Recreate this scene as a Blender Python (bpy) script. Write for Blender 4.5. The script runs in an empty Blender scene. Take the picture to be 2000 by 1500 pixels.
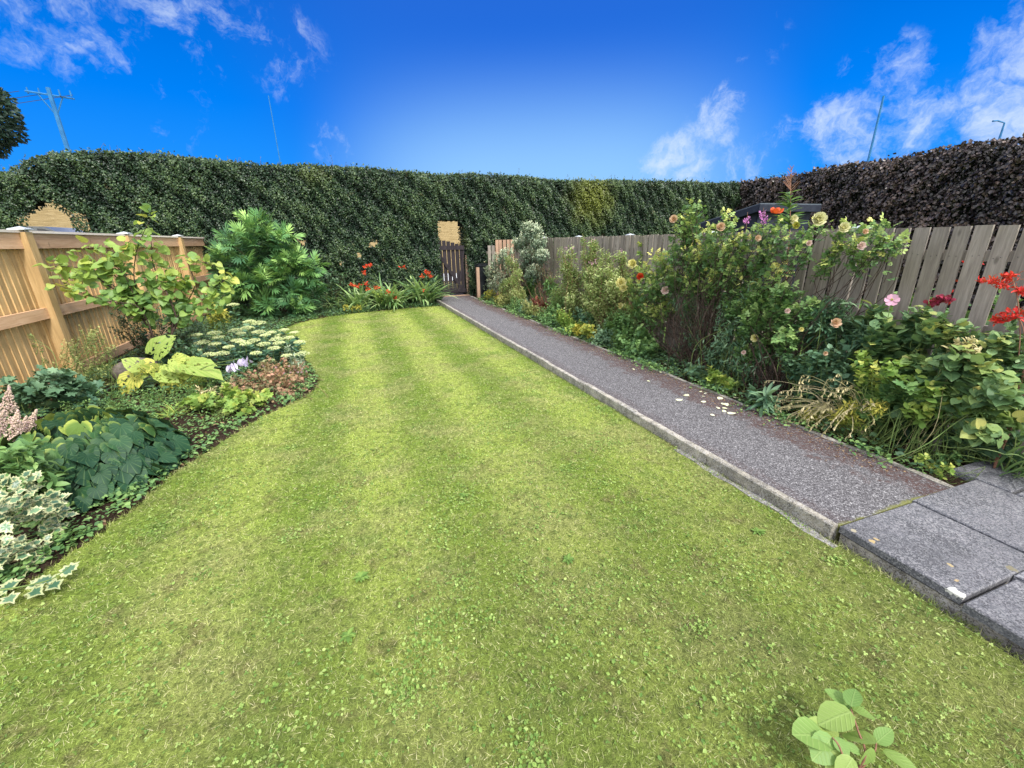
import bpy, bmesh, math
import numpy as np
from mathutils import Matrix, Vector
rng = np.random.default_rng(7)
S = bpy.context.scene
COL = S.collection

# ------------------------------------------------------------------ camera
FPX = 811.0; CAMH = 1.65
def nrm(v):
    v = np.asarray(v, float); return v / (np.linalg.norm(v, axis=-1, keepdims=True) + 1e-12)
_Z = -nrm([41, -2350, -FPX]); _v = nrm([-300, 275, -FPX])
_Y = nrm(_v - _Z * np.dot(_v, _Z)); _X = np.cross(_Y, _Z)
CR = np.array([_X, _Y, _Z])                      # world = CR @ camera vector
cam_d = bpy.data.cameras.new('camera'); cam = bpy.data.objects.new('camera', cam_d); COL.objects.link(cam)
M4 = Matrix([list(CR[i]) + [0] for i in range(3)] + [[0, 0, 0, 1]]); M4.translation = Vector((0, 0, CAMH))
cam.matrix_world = M4
cam_d.sensor_width = 36; cam_d.lens = 36 * FPX / 2000; cam_d.clip_start = .02; cam_d.clip_end = 2000
S.camera = cam
CAM = np.array([0, 0, CAMH])
# helpers that turn a direction seen from where the photographer stood into a point of the garden
def ray(px, py): return CR @ np.array([px - 1000, -(py - 750), -FPX])
def gp(px, py, z=0.): r = ray(px, py); return CAM + r * ((z - CAMH) / r[2])
def ay(px, py, Y): r = ray(px, py); return CAM + r * (Y / r[1])
def ax(px, py, X): r = ray(px, py); return CAM + r * (X / r[0])
def msize(p, px): return px / FPX * float(-(CR.T @ (np.asarray(p) - CAM))[2])

# ------------------------------------------------------------------ node helpers
def nd(t, typ, ins=None, **kw):
    n = t.nodes.new(typ)
    for k, v in kw.items(): setattr(n, k, v)
    for k, v in (ins or {}).items():
        s = n.inputs[k]
        if isinstance(v, bpy.types.NodeSocket): t.links.new(v, s)
        elif isinstance(v, tuple) and len(v) == 3 and s.type == 'RGBA': s.default_value = (*v, 1)
        else: s.default_value = v
    return n
def mth(t, op, a, b=0., c=0.): return nd(t, 'ShaderNodeMath', {0: a, 1: b, 2: c}, operation=op).outputs[0]
def mixc(t, f, a, b, mode='MIX'):
    n = nd(t, 'ShaderNodeMix', data_type='RGBA', blend_type=mode)
    for i, v in ((0, f), (6, a), (7, b)):
        s = n.inputs[i]
        if isinstance(v, bpy.types.NodeSocket): t.links.new(v, s)
        elif isinstance(v, tuple): s.default_value = (*v, 1)
        else: s.default_value = v
    return n.outputs[2]
def ramp(t, f, stops, interp='LINEAR'):
    n = nd(t, 'ShaderNodeValToRGB', {0: f}); cr = n.color_ramp; cr.interpolation = interp
    while len(cr.elements) < len(stops): cr.elements.new(.5)
    for e, (p, c) in zip(cr.elements, stops):
        e.position = p; e.color = (*c, 1) if isinstance(c, tuple) else (c, c, c, 1)
    return n.outputs[0]
def noise(t, vec, scale, detail=4, rough=.6, out=0, dist=0.):
    return nd(t, 'ShaderNodeTexNoise', {'Vector': vec, 'Scale': scale, 'Detail': detail, 'Roughness': rough, 'Distortion': dist}).outputs[out]
def smooth(t, v, a, b): return nd(t, 'ShaderNodeMapRange', {0: v, 1: a, 2: b, 3: 0., 4: 1.}, interpolation_type='SMOOTHSTEP').outputs[0]

# ------------------------------------------------------------------ sky
W = bpy.data.worlds.new('World'); S.world = W; W.use_nodes = True
t = W.node_tree; t.nodes.clear()
SUN_EL = math.radians(50); SUN_AZ = math.radians(163)      # compass-like angle from +Y towards +X
sky = nd(t, 'ShaderNodeTexSky', sky_type='NISHITA', sun_disc=False, sun_elevation=SUN_EL, sun_rotation=SUN_AZ)
tc = nd(t, 'ShaderNodeTexCoord').outputs['Generated']
dirv = nd(t, 'ShaderNodeVectorMath', {0: tc}, operation='NORMALIZE').outputs[0]
el = nd(t, 'ShaderNodeSeparateXYZ', {0: dirv}).outputs[2]
def dot_to(d): return nd(t, 'ShaderNodeVectorMath', {0: dirv, 1: tuple(float(a) for a in nrm(d))}, operation='DOT_PRODUCT').outputs['Value']
blue = ramp(t, el, [(0., (.22, .55, 1.0)), (.10, (.02, .31, 1.0)), (.24, (.0, .215, .90)), (.42, (.0, .12, .60)), (.7, (.05, .17, .6))])
hor = dot_to(ray(1060, 400)); up = dot_to(ray(1020, 40))
blue = mixc(t, mth(t, 'MULTIPLY', smooth(t, up, .84, .995), .6), blue, (.03, .15, .70))
blue = mixc(t, mth(t, 'MULTIPLY', smooth(t, hor, .87, .995), mth(t, 'MULTIPLY', smooth(t, el, .38, .10), .95)), blue, (.30, .60, 1.0))
# separate fair weather clouds ahead, each at its own bearing
CL = [((190, 10), .991, .9997, .5), ((60, 0), .990, .9995, .4), ((330, 10), .989, .999, .45), ((560, 105), .995, .9998, .42), ((1395, 235), .9972, .9998, .9), ((1325, 325), .9955, .9998, .85),
      ((1450, 330), .9968, .9998, .55), ((1645, 255), .9965, .9997, 1.), ((1720, 170), .996, .9996, .6), ((2000, 60), .9972, .9997, .8),
      ((1985, 190), .9962, .9996, 1.), ((1760, 260), .9955, .9995, .6), ((1540, 300), .9965, .9995, .5), ((650, 290), .998, .9998, .4), ((360, 220), .995, .9995, .3), ((1480, 80), .998, .9998, .3)]
msk = None
for (px, py), a, b, amp in CL:
    m = mth(t, 'MULTIPLY', smooth(t, dot_to(ray(px, py)), a, b), amp)
    msk = m if msk is None else mth(t, 'MAXIMUM', msk, m)
wv = nd(t, 'ShaderNodeVectorMath', {0: noise(t, dirv, 7., 5, .6, out=1), 1: (.16, .16, .16)}, operation='MULTIPLY').outputs[0]
wd = nd(t, 'ShaderNodeVectorMath', {0: dirv, 1: wv}, operation='ADD').outputs[0]
n1 = noise(t, wd, 15., 10, .66)
cl = mth(t, 'ADD', mth(t, 'MULTIPLY', msk, .62), mth(t, 'MULTIPLY', mth(t, 'SUBTRACT', n1, .5), 1.9))
cl = mth(t, 'MULTIPLY', smooth(t, cl, .22, 1.0), smooth(t, msk, .02, .45))
ahead = mixc(t, mth(t, 'MULTIPLY', cl, .85), blue, (.70, .82, 1.0))
# broken bright cloud overhead and behind the viewer
fwd = dot_to((.31, .89, .12))
over = mth(t, 'MAXIMUM', smooth(t, el, .56, .80), smooth(t, fwd, .25, -.15))
cn = noise(t, dirv, 3., 5, .6)
cloudc = mixc(t, cn, (1.25, 1.28, 1.36), (2.2, 2.15, 2.08))
skyc = nd(t, 'ShaderNodeVectorMath', {0: sky.outputs[0], 'Scale': .10}, operation='SCALE').outputs[0]
overc = mixc(t, smooth(t, cn, .36, .52), skyc, cloudc)
ahead = nd(t, 'ShaderNodeVectorMath', {0: ahead, 'Scale': .71}, operation='SCALE').outputs[0]
fin = mixc(t, over, ahead, overc)
fin_below = mixc(t, smooth(t, el, -.02, -.10), fin, (.12, .13, .10))
bg = nd(t, 'ShaderNodeBackground', {'Color': fin_below, 'Strength': 1.0})
t.links.new(bg.outputs[0], nd(t, 'ShaderNodeOutputWorld').inputs[0])

sun_d = bpy.data.lights.new('sun', 'SUN'); sun = bpy.data.objects.new('sun', sun_d); COL.objects.link(sun)
sun_d.energy = 3.1; sun_d.angle = math.radians(11); sun_d.color = (1, .95, .86)
sd = Vector((math.sin(SUN_AZ) * math.cos(SUN_EL), math.cos(SUN_AZ) * math.cos(SUN_EL), math.sin(SUN_EL)))
sun.rotation_euler = sd.to_track_quat('Z', 'Y').to_euler(); sun.location = (0, 0, 30)
S.view_settings.view_transform = 'Standard'; S.view_settings.look = 'None'
S.view_settings.exposure = 0.58; S.view_settings.gamma = 1
S.render.engine = 'CYCLES'; S.cycles.max_bounces = 6; S.cycles.transparent_max_bounces = 6
S.cycles.diffuse_bounces = 3; S.cycles.glossy_bounces = 2; S.cycles.transmission_bounces = 3

# ------------------------------------------------------------------ mesh builder
class T:   # a small leaf, petal or block, copied many times into one mesh
    def __init__(s, v, f): s.v = np.array(v, float); s.f = [tuple(x) for x in f]; s.u = s.v
def fan(outline, zf=lambda x, y: 0, c=(0, .35)):
    v = [(c[0], c[1], zf(*c))] + [(x, y, zf(x, y)) for x, y in outline]; n = len(outline)
    return T(v, [(0, 1 + i, 1 + (i + 1) % n) for i in range(n)])
def half(pts): return [(x, y) for x, y in pts] + [(-x, y) for x, y in pts[::-1] if abs(x) > 1e-6]
def strip(ws, droop=.3, fold=.25, n=None):
    n = len(ws); v = []; f = []
    for i, w in enumerate(ws):
        y = i / (n - 1); z = -droop * y * y; yy = y - .25 * droop * y ** 3
        v += [(-w, yy, z + fold * w), (0, yy, z), (w, yy, z + fold * w)]
    for i in range(n - 1):
        a = 3 * i; f += [(a, a + 1, a + 4, a + 3), (a + 1, a + 2, a + 5, a + 4)]
    return T(v, f)
def compound(tm, pl):
    V = []; F = []; o = 0
    for (x, y, ang, sc) in pl:
        c, s = math.cos(ang), math.sin(ang); v = tm.v * sc
        V.append(np.stack([x + v[:, 0] * c - v[:, 1] * s, y + v[:, 0] * s + v[:, 1] * c, v[:, 2] - .12 * abs(ang) * v[:, 1]], 1))
        F += [tuple(i + o for i in f) for f in tm.f]; o += len(v)
    return T(np.concatenate(V), F)
kite = T([(0, 0, 0), (.30, .42, .07), (0, 1, -.05), (-.30, .42, .07)], [(0, 1, 2), (0, 2, 3)])
wide = T([(0, 0, 0), (.30, .25, .06), (.36, .6, .05), (0, 1, -.1), (-.36, .6, .05), (-.30, .25, .06), (0, .5, -.02)], [(0, 1, 2, 6), (6, 2, 3), (0, 6, 4, 5), (6, 3, 4)])
rnd_o = [(0, -.02), (.18, -.10), (.38, -.04), (.5, .16), (.5, .42), (.38, .68), (.18, .88), (0, 1.0)]
heart = fan(half(rnd_o), lambda x, y: .22 * abs(x) - .22 * y * y)
heart_cup = fan(half(rnd_o), lambda x, y: .55 * x * x + .10 * abs(x) - .12 * y * y + .03 * math.sin(y * 9))
bigheart = fan(half([(0, .02), (.10, -.14), (.28, -.2), (.45, -.08), (.55, .14), (.54, .38), (.42, .62), (.22, .84), (0, 1.0)]), lambda x, y: .14 * abs(x) - .25 * y * y + .035 * math.sin(14 * x + 5 * y), c=(0, .3))
lob = []
for i in range(25):
    a = -math.pi / 2 + .35 + i / 24 * (2 * math.pi - .7); r = .5 + .13 * math.cos(i / 24 * 2 * math.pi * 6)
    lob.append((r * math.cos(a), .42 + r * math.sin(a)))
lobed = fan([(0, .05)] + lob, lambda x, y: .15 * (abs(x)) - .15 * y * y + .04 * math.sin(12 * x), c=(0, .38))
rose3 = compound(wide, [(0, .55, 0, .45), (.0, .45, -1.1, .38), (0, .45, 1.1, .38), (0, .2, -1.2, .34), (0, .2, 1.2, .34)])
lance = strip([.02, .085, .10, .07, .0], droop=.25, fold=.3)
lancew = strip([.03, .15, .2, .15, .0], droop=.3, fold=.35)
strap = strip([.014, .02, .022, .022, .019, .014, .008, .0], droop=.55, fold=.4)
cutl = compound(strip([.02, .065, .085, .05, 0], .12, .3), [(0, .42, 0, .6), (0, .36, -.55, .54), (0, .36, .55, .54), (0, .28, -1.05, .44), (0, .28, 1.05, .44), (0, .5, -.28, .5), (0, .5, .28, .5), (0, .22, 1.5, .3), (0, .22, -1.5, .3)])
fern = compound(kite, [(0, .1 + .085 * i, s * (1.25 - .05 * i), .34 - .027 * i) for i in range(10) for s in (-1, 1)] + [(0, .9, 0, .14)])
ho = [(0, 0), (.10, .06), (.30, .04), (.22, .2), (.42, .26), (.27, .42), (.42, .56), (.23, .66), (.26, .82), (.1, .84), (0, 1.05)]
holly = fan(half(ho), lambda x, y: .35 * abs(x) + .06 * math.sin(18 * y) - .15 * y * y, c=(0, .45))
holly.u = np.array([(0, 0, 0)] + [(1, 0, 0)] * (len(holly.v) - 1), float)      # 0 at the midrib centre, 1 on the margin
blade = T([(-.5, 0, 0), (.5, 0, 0), (0, 1, -.1)], [(0, 1, 2)])
box = T([(x, y, z) for z in (-.5, .5) for y in (-.5, .5) for x in (-.5, .5)], [(0, 2, 3, 1), (4, 5, 7, 6), (0, 1, 5, 4), (2, 6, 7, 3), (0, 4, 6, 2), (1, 3, 7, 5)])
octa = T([(1, 0, 0), (-1, 0, 0), (0, 1, 0), (0, -1, 0), (0, 0, 1), (0, 0, -1)], [(0, 2, 4), (2, 1, 4), (1, 3, 4), (3, 0, 4), (2, 0, 5), (1, 2, 5), (3, 1, 5), (0, 3, 5)])
petal = fan(half([(0, 0), (.16, .15), (.42, .5), (.46, .8), (.28, .98), (0, 1.0)]), lambda x, y: .55 * y * y - .25 * x * x + .05 * math.sin(7 * y), c=(0, .5))
flat_petal = fan(half([(0, 0), (.13, .15), (.34, .5), (.36, .8), (.2, .98), (0, .95)]), lambda x, y: .12 * y * y, c=(0, .5))
clover = compound(fan(half([(0, 0), (.3, .3), (.4, .7), (.2, .95), (0, .85)]), c=(0, .5)), [(0, 0, 0, .5), (0, 0, 2.1, .5), (0, 0, -2.1, .5)])

rnd_pet = fan(half([(0, 0), (.3, .1), (.5, .4), (.45, .75), (.2, 1.), (0, .95)]), lambda x, y: .25 * x * x, c=(0, .5))
leafbig = fan(half([(0, 0), (.16, .04), (.33, .2), (.40, .42), (.37, .62), (.24, .84), (.1, .96), (0, 1.02)]), lambda x, y: .18 * abs(x) - .18 * y * y + .015 * math.sin(20 * y), c=(0, .4))

def frames(d, u):
    y = nrm(d); z = nrm(u - (u * y).sum(-1, keepdims=True) * y); x = np.cross(y, z); return x, y, z
class MB:
    def __init__(s): s.V = []; s.L = []; s.C = []; s.M = []; s.R = []; s.U = []; s.n = 0
    def add(s, tm, pos, d, u, sc=1., mi=0, r=None):
        pos = np.atleast_2d(np.asarray(pos, float)); N = len(pos)
        d = np.broadcast_to(np.asarray(d, float), (N, 3)); u = np.broadcast_to(np.asarray(u, float), (N, 3))
        x, y, z = frames(d, u); sc = np.asarray(sc, float)
        if sc.ndim == 0: sc = np.full((N, 3), float(sc))
        elif sc.ndim == 1 and len(sc) == N and not (N == 3 and False): sc = np.repeat(sc[:, None], 3, 1)
        v = tm.v[None] * sc[:, None, :]
        P = pos[:, None] + v[..., :1] * x[:, None] + v[..., 1:2] * y[:, None] + v[..., 2:] * z[:, None]
        nv = len(tm.v); s.V.append(P.reshape(-1, 3))
        off = (s.n + np.arange(N) * nv)[:, None]
        fl = np.concatenate([np.array(f) for f in tm.f]); cnt = np.array([len(f) for f in tm.f])
        s.L.append((off + fl[None]).ravel()); s.C.append(np.tile(cnt, N)); s.M.append(np.full(N * len(cnt), mi))
        if r is None: r = rng.random(N)
        r = np.broadcast_to(np.asarray(r, float), (N,))
        s.R.append(np.repeat(r, nv)); s.U.append(np.tile(tm.u, (N, 1))); s.n += N * nv
    def bx(s, lo, hi, mi=0, r=None):
        lo = np.array(lo, float); hi = np.array(hi, float)
        s.add(box, [(lo + hi) / 2], (0, 1, 0), (0, 0, 1), np.array([hi - lo]), mi, r)
    def raw(s, v, f, mi=0, r=.5):
        v = np.asarray(v, float); s.V.append(v)
        s.L.append(np.concatenate([np.array(q) for q in f]) + s.n); s.C.append(np.array([len(q) for q in f])); s.M.append(np.full(len(f), mi))
        s.R.append(np.full(len(v), r)); s.U.append(v * 1.); s.n += len(v)
    def tube(s, pts, r0, r1=None, k=5, mi=0, r=.5, cap=True):
        pts = np.asarray(pts, float); n = len(pts); r1 = r0 if r1 is None else r1
        rad = np.linspace(r0, r1, n); tan = nrm(np.gradient(pts, axis=0)); ref = np.array([.31, .17, .93]) if abs(tan[0][2]) < .8 else np.array([1., .1, 0])
        x = nrm(np.cross(tan, ref)); y = np.cross(tan, x); a = np.arange(k) * 2 * math.pi / k
        v = (pts[:, None] + rad[:, None, None] * (np.cos(a)[None, :, None] * x[:, None] + np.sin(a)[None, :, None] * y[:, None])).reshape(-1, 3)
        f = [(i * k + j, i * k + (j + 1) % k, (i + 1) * k + (j + 1) % k, (i + 1) * k + j) for i in range(n - 1) for j in range(k)]
        if cap: f += [tuple(range(k))[::-1], tuple((n - 1) * k + j for j in range(k))]
        s.raw(v, f, mi, r)
    def build(s, name, mats, parent=None, smooth=False, **kw):
        me = bpy.data.meshes.new(name); V = np.concatenate(s.V); L = np.concatenate(s.L); C = np.concatenate(s.C)
        if parent is not None: V = V - np.array(parent.location)
        me.vertices.add(len(V)); me.vertices.foreach_set('co', V.ravel().astype(np.float32))
        me.loops.add(len(L)); me.loops.foreach_set('vertex_index', L.astype(np.int32))
        me.polygons.add(len(C)); st = np.concatenate([[0], np.cumsum(C)[:-1]]); me.polygons.foreach_set('loop_start', st.astype(np.int32))
        me.polygons.foreach_set('material_index', np.concatenate(s.M).astype(np.int32))
        me.polygons.foreach_set('use_smooth', np.full(len(C), smooth, bool))
        a = me.attributes.new('rnd', 'FLOAT', 'POINT'); a.data.foreach_set('value', np.concatenate(s.R).astype(np.float32))
        a = me.attributes.new('luv', 'FLOAT_VECTOR', 'POINT'); a.data.foreach_set('vector', np.concatenate(s.U).ravel().astype(np.float32))
        me.update(calc_edges=True); me.validate()
        for m in (mats if isinstance(mats, (list, tuple)) else [mats]): me.materials.append(m)
        o = bpy.data.objects.new(name, me); COL.objects.link(o)
        if parent is not None: o.parent = parent
        for k, v in kw.items(): o[k] = v
        return o
def thing(name, label, cat, loc, group=None):
    o = bpy.data.objects.new(name, None); COL.objects.link(o); o.location = [float(a) for a in loc]; o.empty_display_size = .1
    o['label'] = label; o['category'] = cat
    if group: o['group'] = group
    return o
bpy.context.view_layer.update()

# ------------------------------------------------------------------ materials
def mat(name):
    m = bpy.data.materials.new(name); m.use_nodes = True; m.node_tree.nodes.clear(); return m, m.node_tree
def fin_mat(m, t, col, rough=.8, bump=None, bs=.5, bd=.01, spec=.3, metal=0., transl=0., alpha=None):
    b = nd(t, 'ShaderNodeBsdfPrincipled', {'Base Color': col, 'Roughness': rough, 'Specular IOR Level': spec, 'Metallic': metal})
    if bump is not None: t.links.new(nd(t, 'ShaderNodeBump', {'Height': bump, 'Strength': bs, 'Distance': bd}).outputs[0], b.inputs['Normal'])
    o = b.outputs[0]
    if transl:
        tr = nd(t, 'ShaderNodeBsdfTranslucent', {'Color': mixc(t, .35, col, (.35, .45, .05)) if isinstance(col, bpy.types.NodeSocket) else col})
        o = nd(t, 'ShaderNodeMixShader', {0: transl, 1: o, 2: tr.outputs[0]}).outputs[0]
    if alpha is not None: o = nd(t, 'ShaderNodeMixShader', {0: alpha, 1: nd(t, 'ShaderNodeBsdfTransparent').outputs[0], 2: o}).outputs[0]
    t.links.new(o, nd(t, 'ShaderNodeOutputMaterial').inputs[0]); return m
def attr(t, n, out='Fac'): return nd(t, 'ShaderNodeAttribute', attribute_name=n).outputs[out]
def leafm(name, stops, rough=.55, transl=.22, spec=.35, patch=None, vein=0, edge=None, holes=False, gain=1.22):
    m, t = mat(name); r = attr(t, 'rnd'); geo = nd(t, 'ShaderNodeNewGeometry').outputs['Position']
    n = len(stops); c = ramp(t, r, [(i / max(1, n - 1) if n > 1 else 0, s) for i, s in enumerate(stops)])
    c = mixc(t, .35, c, ramp(t, noise(t, geo, 9., 3), [(.3, .45), (.7, 1.)]), 'MULTIPLY')
    if patch: 
        for q in [q for q in patch if q[0] == 'at']:     # one bush of the hedge has yellower leaves
            dd_ = nd(t, 'ShaderNodeVectorMath', {0: geo, 1: q[1]}, operation='DISTANCE').outputs['Value']; dd_ = mth(t, 'ADD', dd_, mth(t, 'MULTIPLY', noise(t, geo, 2.2, 3), .9))
            c = mixc(t, mth(t, 'MULTIPLY', smooth(t, dd_, q[2][0] + .4, q[2][1] + .2), q[2][3]), c, q[2][2])
        for (sc, lo, hi, col, amt) in [q for q in patch if q[0] != 'at']: c = mixc(t, mth(t, 'MULTIPLY', smooth(t, noise(t, geo, sc, 3), lo, hi), amt), c, col)
    if gain != 1.: c = nd(t, 'ShaderNodeHueSaturation', {'Saturation': .90, 'Value': gain, 'Color': c}).outputs[0]
    bump = None; alpha = None
    if vein or edge or holes:
        luv = attr(t, 'luv', 'Vector'); sp = nd(t, 'ShaderNodeSeparateXYZ', {0: luv}); x, y = sp.outputs[0], sp.outputs[1]; axx = mth(t, 'ABSOLUTE', x)
        if vein == 1:   # side veins
            w = mth(t, 'SINE', mth(t, 'MULTIPLY', mth(t, 'SUBTRACT', y, mth(t, 'MULTIPLY', axx, .8)), 42.)); w = smooth(t, w, .55, 1.)
            w = mth(t, 'MAXIMUM', w, smooth(t, axx, .035, .01)); c = mixc(t, mth(t, 'MULTIPLY', w, .28), c, (.34, .45, .16)); bump = w
        if vein == 2:   # parallel veins from base
            an = mth(t, 'ARCTAN2', x, mth(t, 'ADD', y, .25)); w = smooth(t, mth(t, 'SINE', mth(t, 'MULTIPLY', an, 30.)), .0, 1.); c = mixc(t, mth(t, 'MULTIPLY', w, .6), c, (.20, .36, .05)); bump = w
        if vein == 3:   # radial veins
            an = mth(t, 'ARCTAN2', x, y); w = smooth(t, mth(t, 'SINE', mth(t, 'MULTIPLY', an, 14.)), .75, 1.); c = mixc(t, mth(t, 'MULTIPLY', w, .22), c, (.2, .32, .12)); bump = w
        if edge: 
            d = nd(t, 'ShaderNodeVectorMath', {0: nd(t, 'ShaderNodeVectorMath', {0: luv, 1: (0, .4, 0)}, operation='SUBTRACT').outputs[0]}, operation='LENGTH').outputs['Value']
            c = mixc(t, mth(t, 'MULTIPLY', smooth(t, d, edge[1], edge[2]), smooth(t, r, .2, .9)), c, edge[0])
        if holes:
            sh = nd(t, 'ShaderNodeVectorMath', {0: luv, 1: nd(t, 'ShaderNodeCombineXYZ', {0: mth(t, 'MULTIPLY', r, 31.), 1: mth(t, 'MULTIPLY', r, 17.)}).outputs[0]}, operation='ADD').outputs[0]
            h1 = smooth(t, noise(t, sh, 7., 2, .5), .575, .59); h2 = smooth(t, noise(t, sh, 2.4, 1), .42, .50)
            alpha = mth(t, 'SUBTRACT', 1., mth(t, 'MULTIPLY', h1, h2))
    return fin_mat(m, t, c, rough, bump, .35, .004, spec, 0, transl, alpha)
def simple(name, c1, c2, scale=8., rough=.8, bs=.3, spec=.25, metal=0., stretch=None, spots=None):
    m, t = mat(name); tcn = nd(t, 'ShaderNodeTexCoord').outputs['Object']
    if stretch: tcn = nd(t, 'ShaderNodeVectorMath', {0: tcn, 1: stretch}, operation='MULTIPLY').outputs[0]
    n = noise(t, tcn, scale, 6, .65); c = mixc(t, smooth(t, n, .3, .7), c1, c2)
    c = mixc(t, .5, c, ramp(t, attr(t, 'rnd'), [(0, .55), (1, 1.)]), 'MULTIPLY')
    return fin_mat(m, t, c, rough, n, bs, .005, spec, metal)

G_LAWN = None
def lawn_colour(t, pos, leafy):
    sp = nd(t, 'ShaderNodeSeparateXYZ', {0: pos}); x, y = sp.outputs[0], sp.outputs[1]
    wob = mth(t, 'MULTIPLY', noise(t, pos, .5, 3), 1.2)
    st = mth(t, 'SINE', mth(t, 'MULTIPLY', mth(t, 'ADD', mth(t, 'ADD', x, mth(t, 'MULTIPLY', y, .03)), mth(t, 'MULTIPLY', wob, .35)), 6.6))
    g = mixc(t, mth(t, 'ADD', .5, mth(t, 'MULTIPLY', mth(t, 'SUBTRACT', smooth(t, st, -.9, .9), .5), mth(t, 'ADD', .5, mth(t, 'MULTIPLY', smooth(t, y, 1.5, 6.), .5)))), (.20, .31, .045), (.44, .54, .12))
    g = mixc(t, mth(t, 'MULTIPLY', smooth(t, noise(t, pos, 1.6, 4), .42, .68), .6), g, (.43, .42, .18))
    g = mixc(t, mth(t, 'MULTIPLY', smooth(t, noise(t, pos, 3.1, 4, .6), .52, .70), .5), g, (.12, .24, .04))
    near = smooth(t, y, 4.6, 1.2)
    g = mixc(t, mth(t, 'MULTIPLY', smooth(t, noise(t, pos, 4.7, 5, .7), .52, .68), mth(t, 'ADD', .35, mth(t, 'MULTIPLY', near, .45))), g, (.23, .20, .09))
    g = mixc(t, mth(t, 'MULTIPLY', smooth(t, noise(t, pos, 13., 4, .7), .48, .64), .5), g, (.11, .17, .035))
    g = mixc(t, mth(t, 'MULTIPLY', smooth(t, noise(t, pos, 38., 3, .7), .50, .66), .6), g, (.07, .10, .025))
    g = mixc(t, mth(t, 'MULTIPLY', smooth(t, noise(t, pos, 24., 3, .7), .54, .68), .6), g, (.52, .55, .20))
    g = mixc(t, mth(t, 'MULTIPLY', smooth(t, mth(t, 'ADD', mth(t, 'ADD', y, mth(t, 'MULTIPLY', x, -.12)), mth(t, 'MULTIPLY', noise(t, pos, 1.3, 4), 1.8)), 3.8, 1.1), .50), g, (.14, .165, .05))      # shade over the near lawn, painted into the turf colour
    return g
def lawn_mat(name, blades):
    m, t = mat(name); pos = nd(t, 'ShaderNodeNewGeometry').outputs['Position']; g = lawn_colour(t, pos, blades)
    if blades:
        r = attr(t, 'rnd'); g = mixc(t, 1., g, ramp(t, r, [(0, .28), (.45, .9), (1, 1.6)]), 'MULTIPLY')
        g = mixc(t, mth(t, 'MULTIPLY', smooth(t, r, .82, .95), .75), g, (.60, .55, .34))
        return fin_mat(m, t, g, .6, spec=.25, transl=.25)
    n = noise(t, pos, 90., 4, .8); g = mixc(t, 1., g, ramp(t, n, [(.3, .35), (.7, 1.)]), 'MULTIPLY')
    return fin_mat(m, t, g, .95, n, .8, .02, .05)
M = {}
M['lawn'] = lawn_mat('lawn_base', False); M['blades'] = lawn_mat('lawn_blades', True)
m, t = mat('soil'); p = nd(t, 'ShaderNodeNewGeometry').outputs['Position']; n = noise(t, p, 28., 8, .75)
M['soil'] = fin_mat(m, t, mixc(t, smooth(t, noise(t, p, 70., 4, .8), .3, .75), (.022, .014, .010), (.085, .058, .042)), .95, n, 1., .04, .08)
m, t = mat('dry_grassland'); p = nd(t, 'ShaderNodeNewGeometry').outputs['Position']
ps = nd(t, 'ShaderNodeVectorMath', {0: p, 1: (.5, 1.6, 3.)}, operation='MULTIPLY').outputs[0]; n = noise(t, ps, 3.2, 10, .8)
c = ramp(t, n, [(.3, (.11, .085, .035)), (.5, (.27, .20, .095)), (.7, (.42, .34, .19))])
sy = nd(t, 'ShaderNodeSeparateXYZ', {0: p}).outputs[1]
c = mixc(t, smooth(t, sy, 15.5, 14.), c, (.10, .17, .04))
M['field'] = fin_mat(m, t, c, .95, n, .8, .2, .05)
m, t = mat('asphalt'); p = nd(t, 'ShaderNodeTexCoord').outputs['Object']
v = nd(t, 'ShaderNodeTexVoronoi', {'Vector': p, 'Scale': 210.}); v2 = nd(t, 'ShaderNodeTexVoronoi', {'Vector': p, 'Scale': 110.})
sp = nd(t, 'ShaderNodeSeparateColor', {0: v.outputs['Color']}).outputs[0]; sp2 = nd(t, 'ShaderNodeSeparateColor', {0: v2.outputs['Color']}).outputs[0]
c = ramp(t, mth(t, 'ADD', mth(t, 'MULTIPLY', sp, .6), mth(t, 'MULTIPLY', sp2, .4)), [(.15, (.035, .033, .038)), (.5, (.105, .102, .112)), (.75, (.19, .185, .20)), (.93, (.42, .42, .44))])
X = nd(t, 'ShaderNodeSeparateXYZ', {0: p}); cx = mth(t, 'ADD', X.outputs[0], mth(t, 'MULTIPLY', X.outputs[1], .04))   # 2.45 .. 3.55 across
nz = noise(t, p, 5., 7, .72); edge_r = mth(t, 'ADD', mth(t, 'SUBTRACT', cx, 3.18), mth(t, 'MULTIPLY', mth(t, 'SUBTRACT', nz, .5), 1.1)); edge_l = mth(t, 'ADD', mth(t, 'SUBTRACT', 2.57, cx), mth(t, 'MULTIPLY', mth(t, 'SUBTRACT', nz, .5), .35))
moss = mth(t, 'MAXIMUM', smooth(t, edge_r, -.06, .07), mth(t, 'MULTIPLY', smooth(t, edge_l, -.03, .06), .4)); moss = mth(t, 'MULTIPLY', moss, ramp(t, noise(t, p, 60., 4, .8), [(.42, .0), (.55, 1.)]))
c = mixc(t, mth(t, 'MULTIPLY', moss, .92), c, mixc(t, noise(t, p, 25.), (.035, .018, .018), (.10, .05, .042)))
end = smooth(t, mth(t, 'ADD', X.outputs[1], mth(t, 'MULTIPLY', mth(t, 'SUBTRACT', nz, .5), .14)), 1.285, 1.262); c = mixc(t, mth(t, 'MULTIPLY', end, .8), c, (.17, .18, .04))
hgt = mth(t, 'ADD', v.outputs['Distance'], mth(t, 'MULTIPLY', sp, .4))
M['asphalt'] = fin_mat(m, t, c, .85, hgt, .55, .004, .3)
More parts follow.
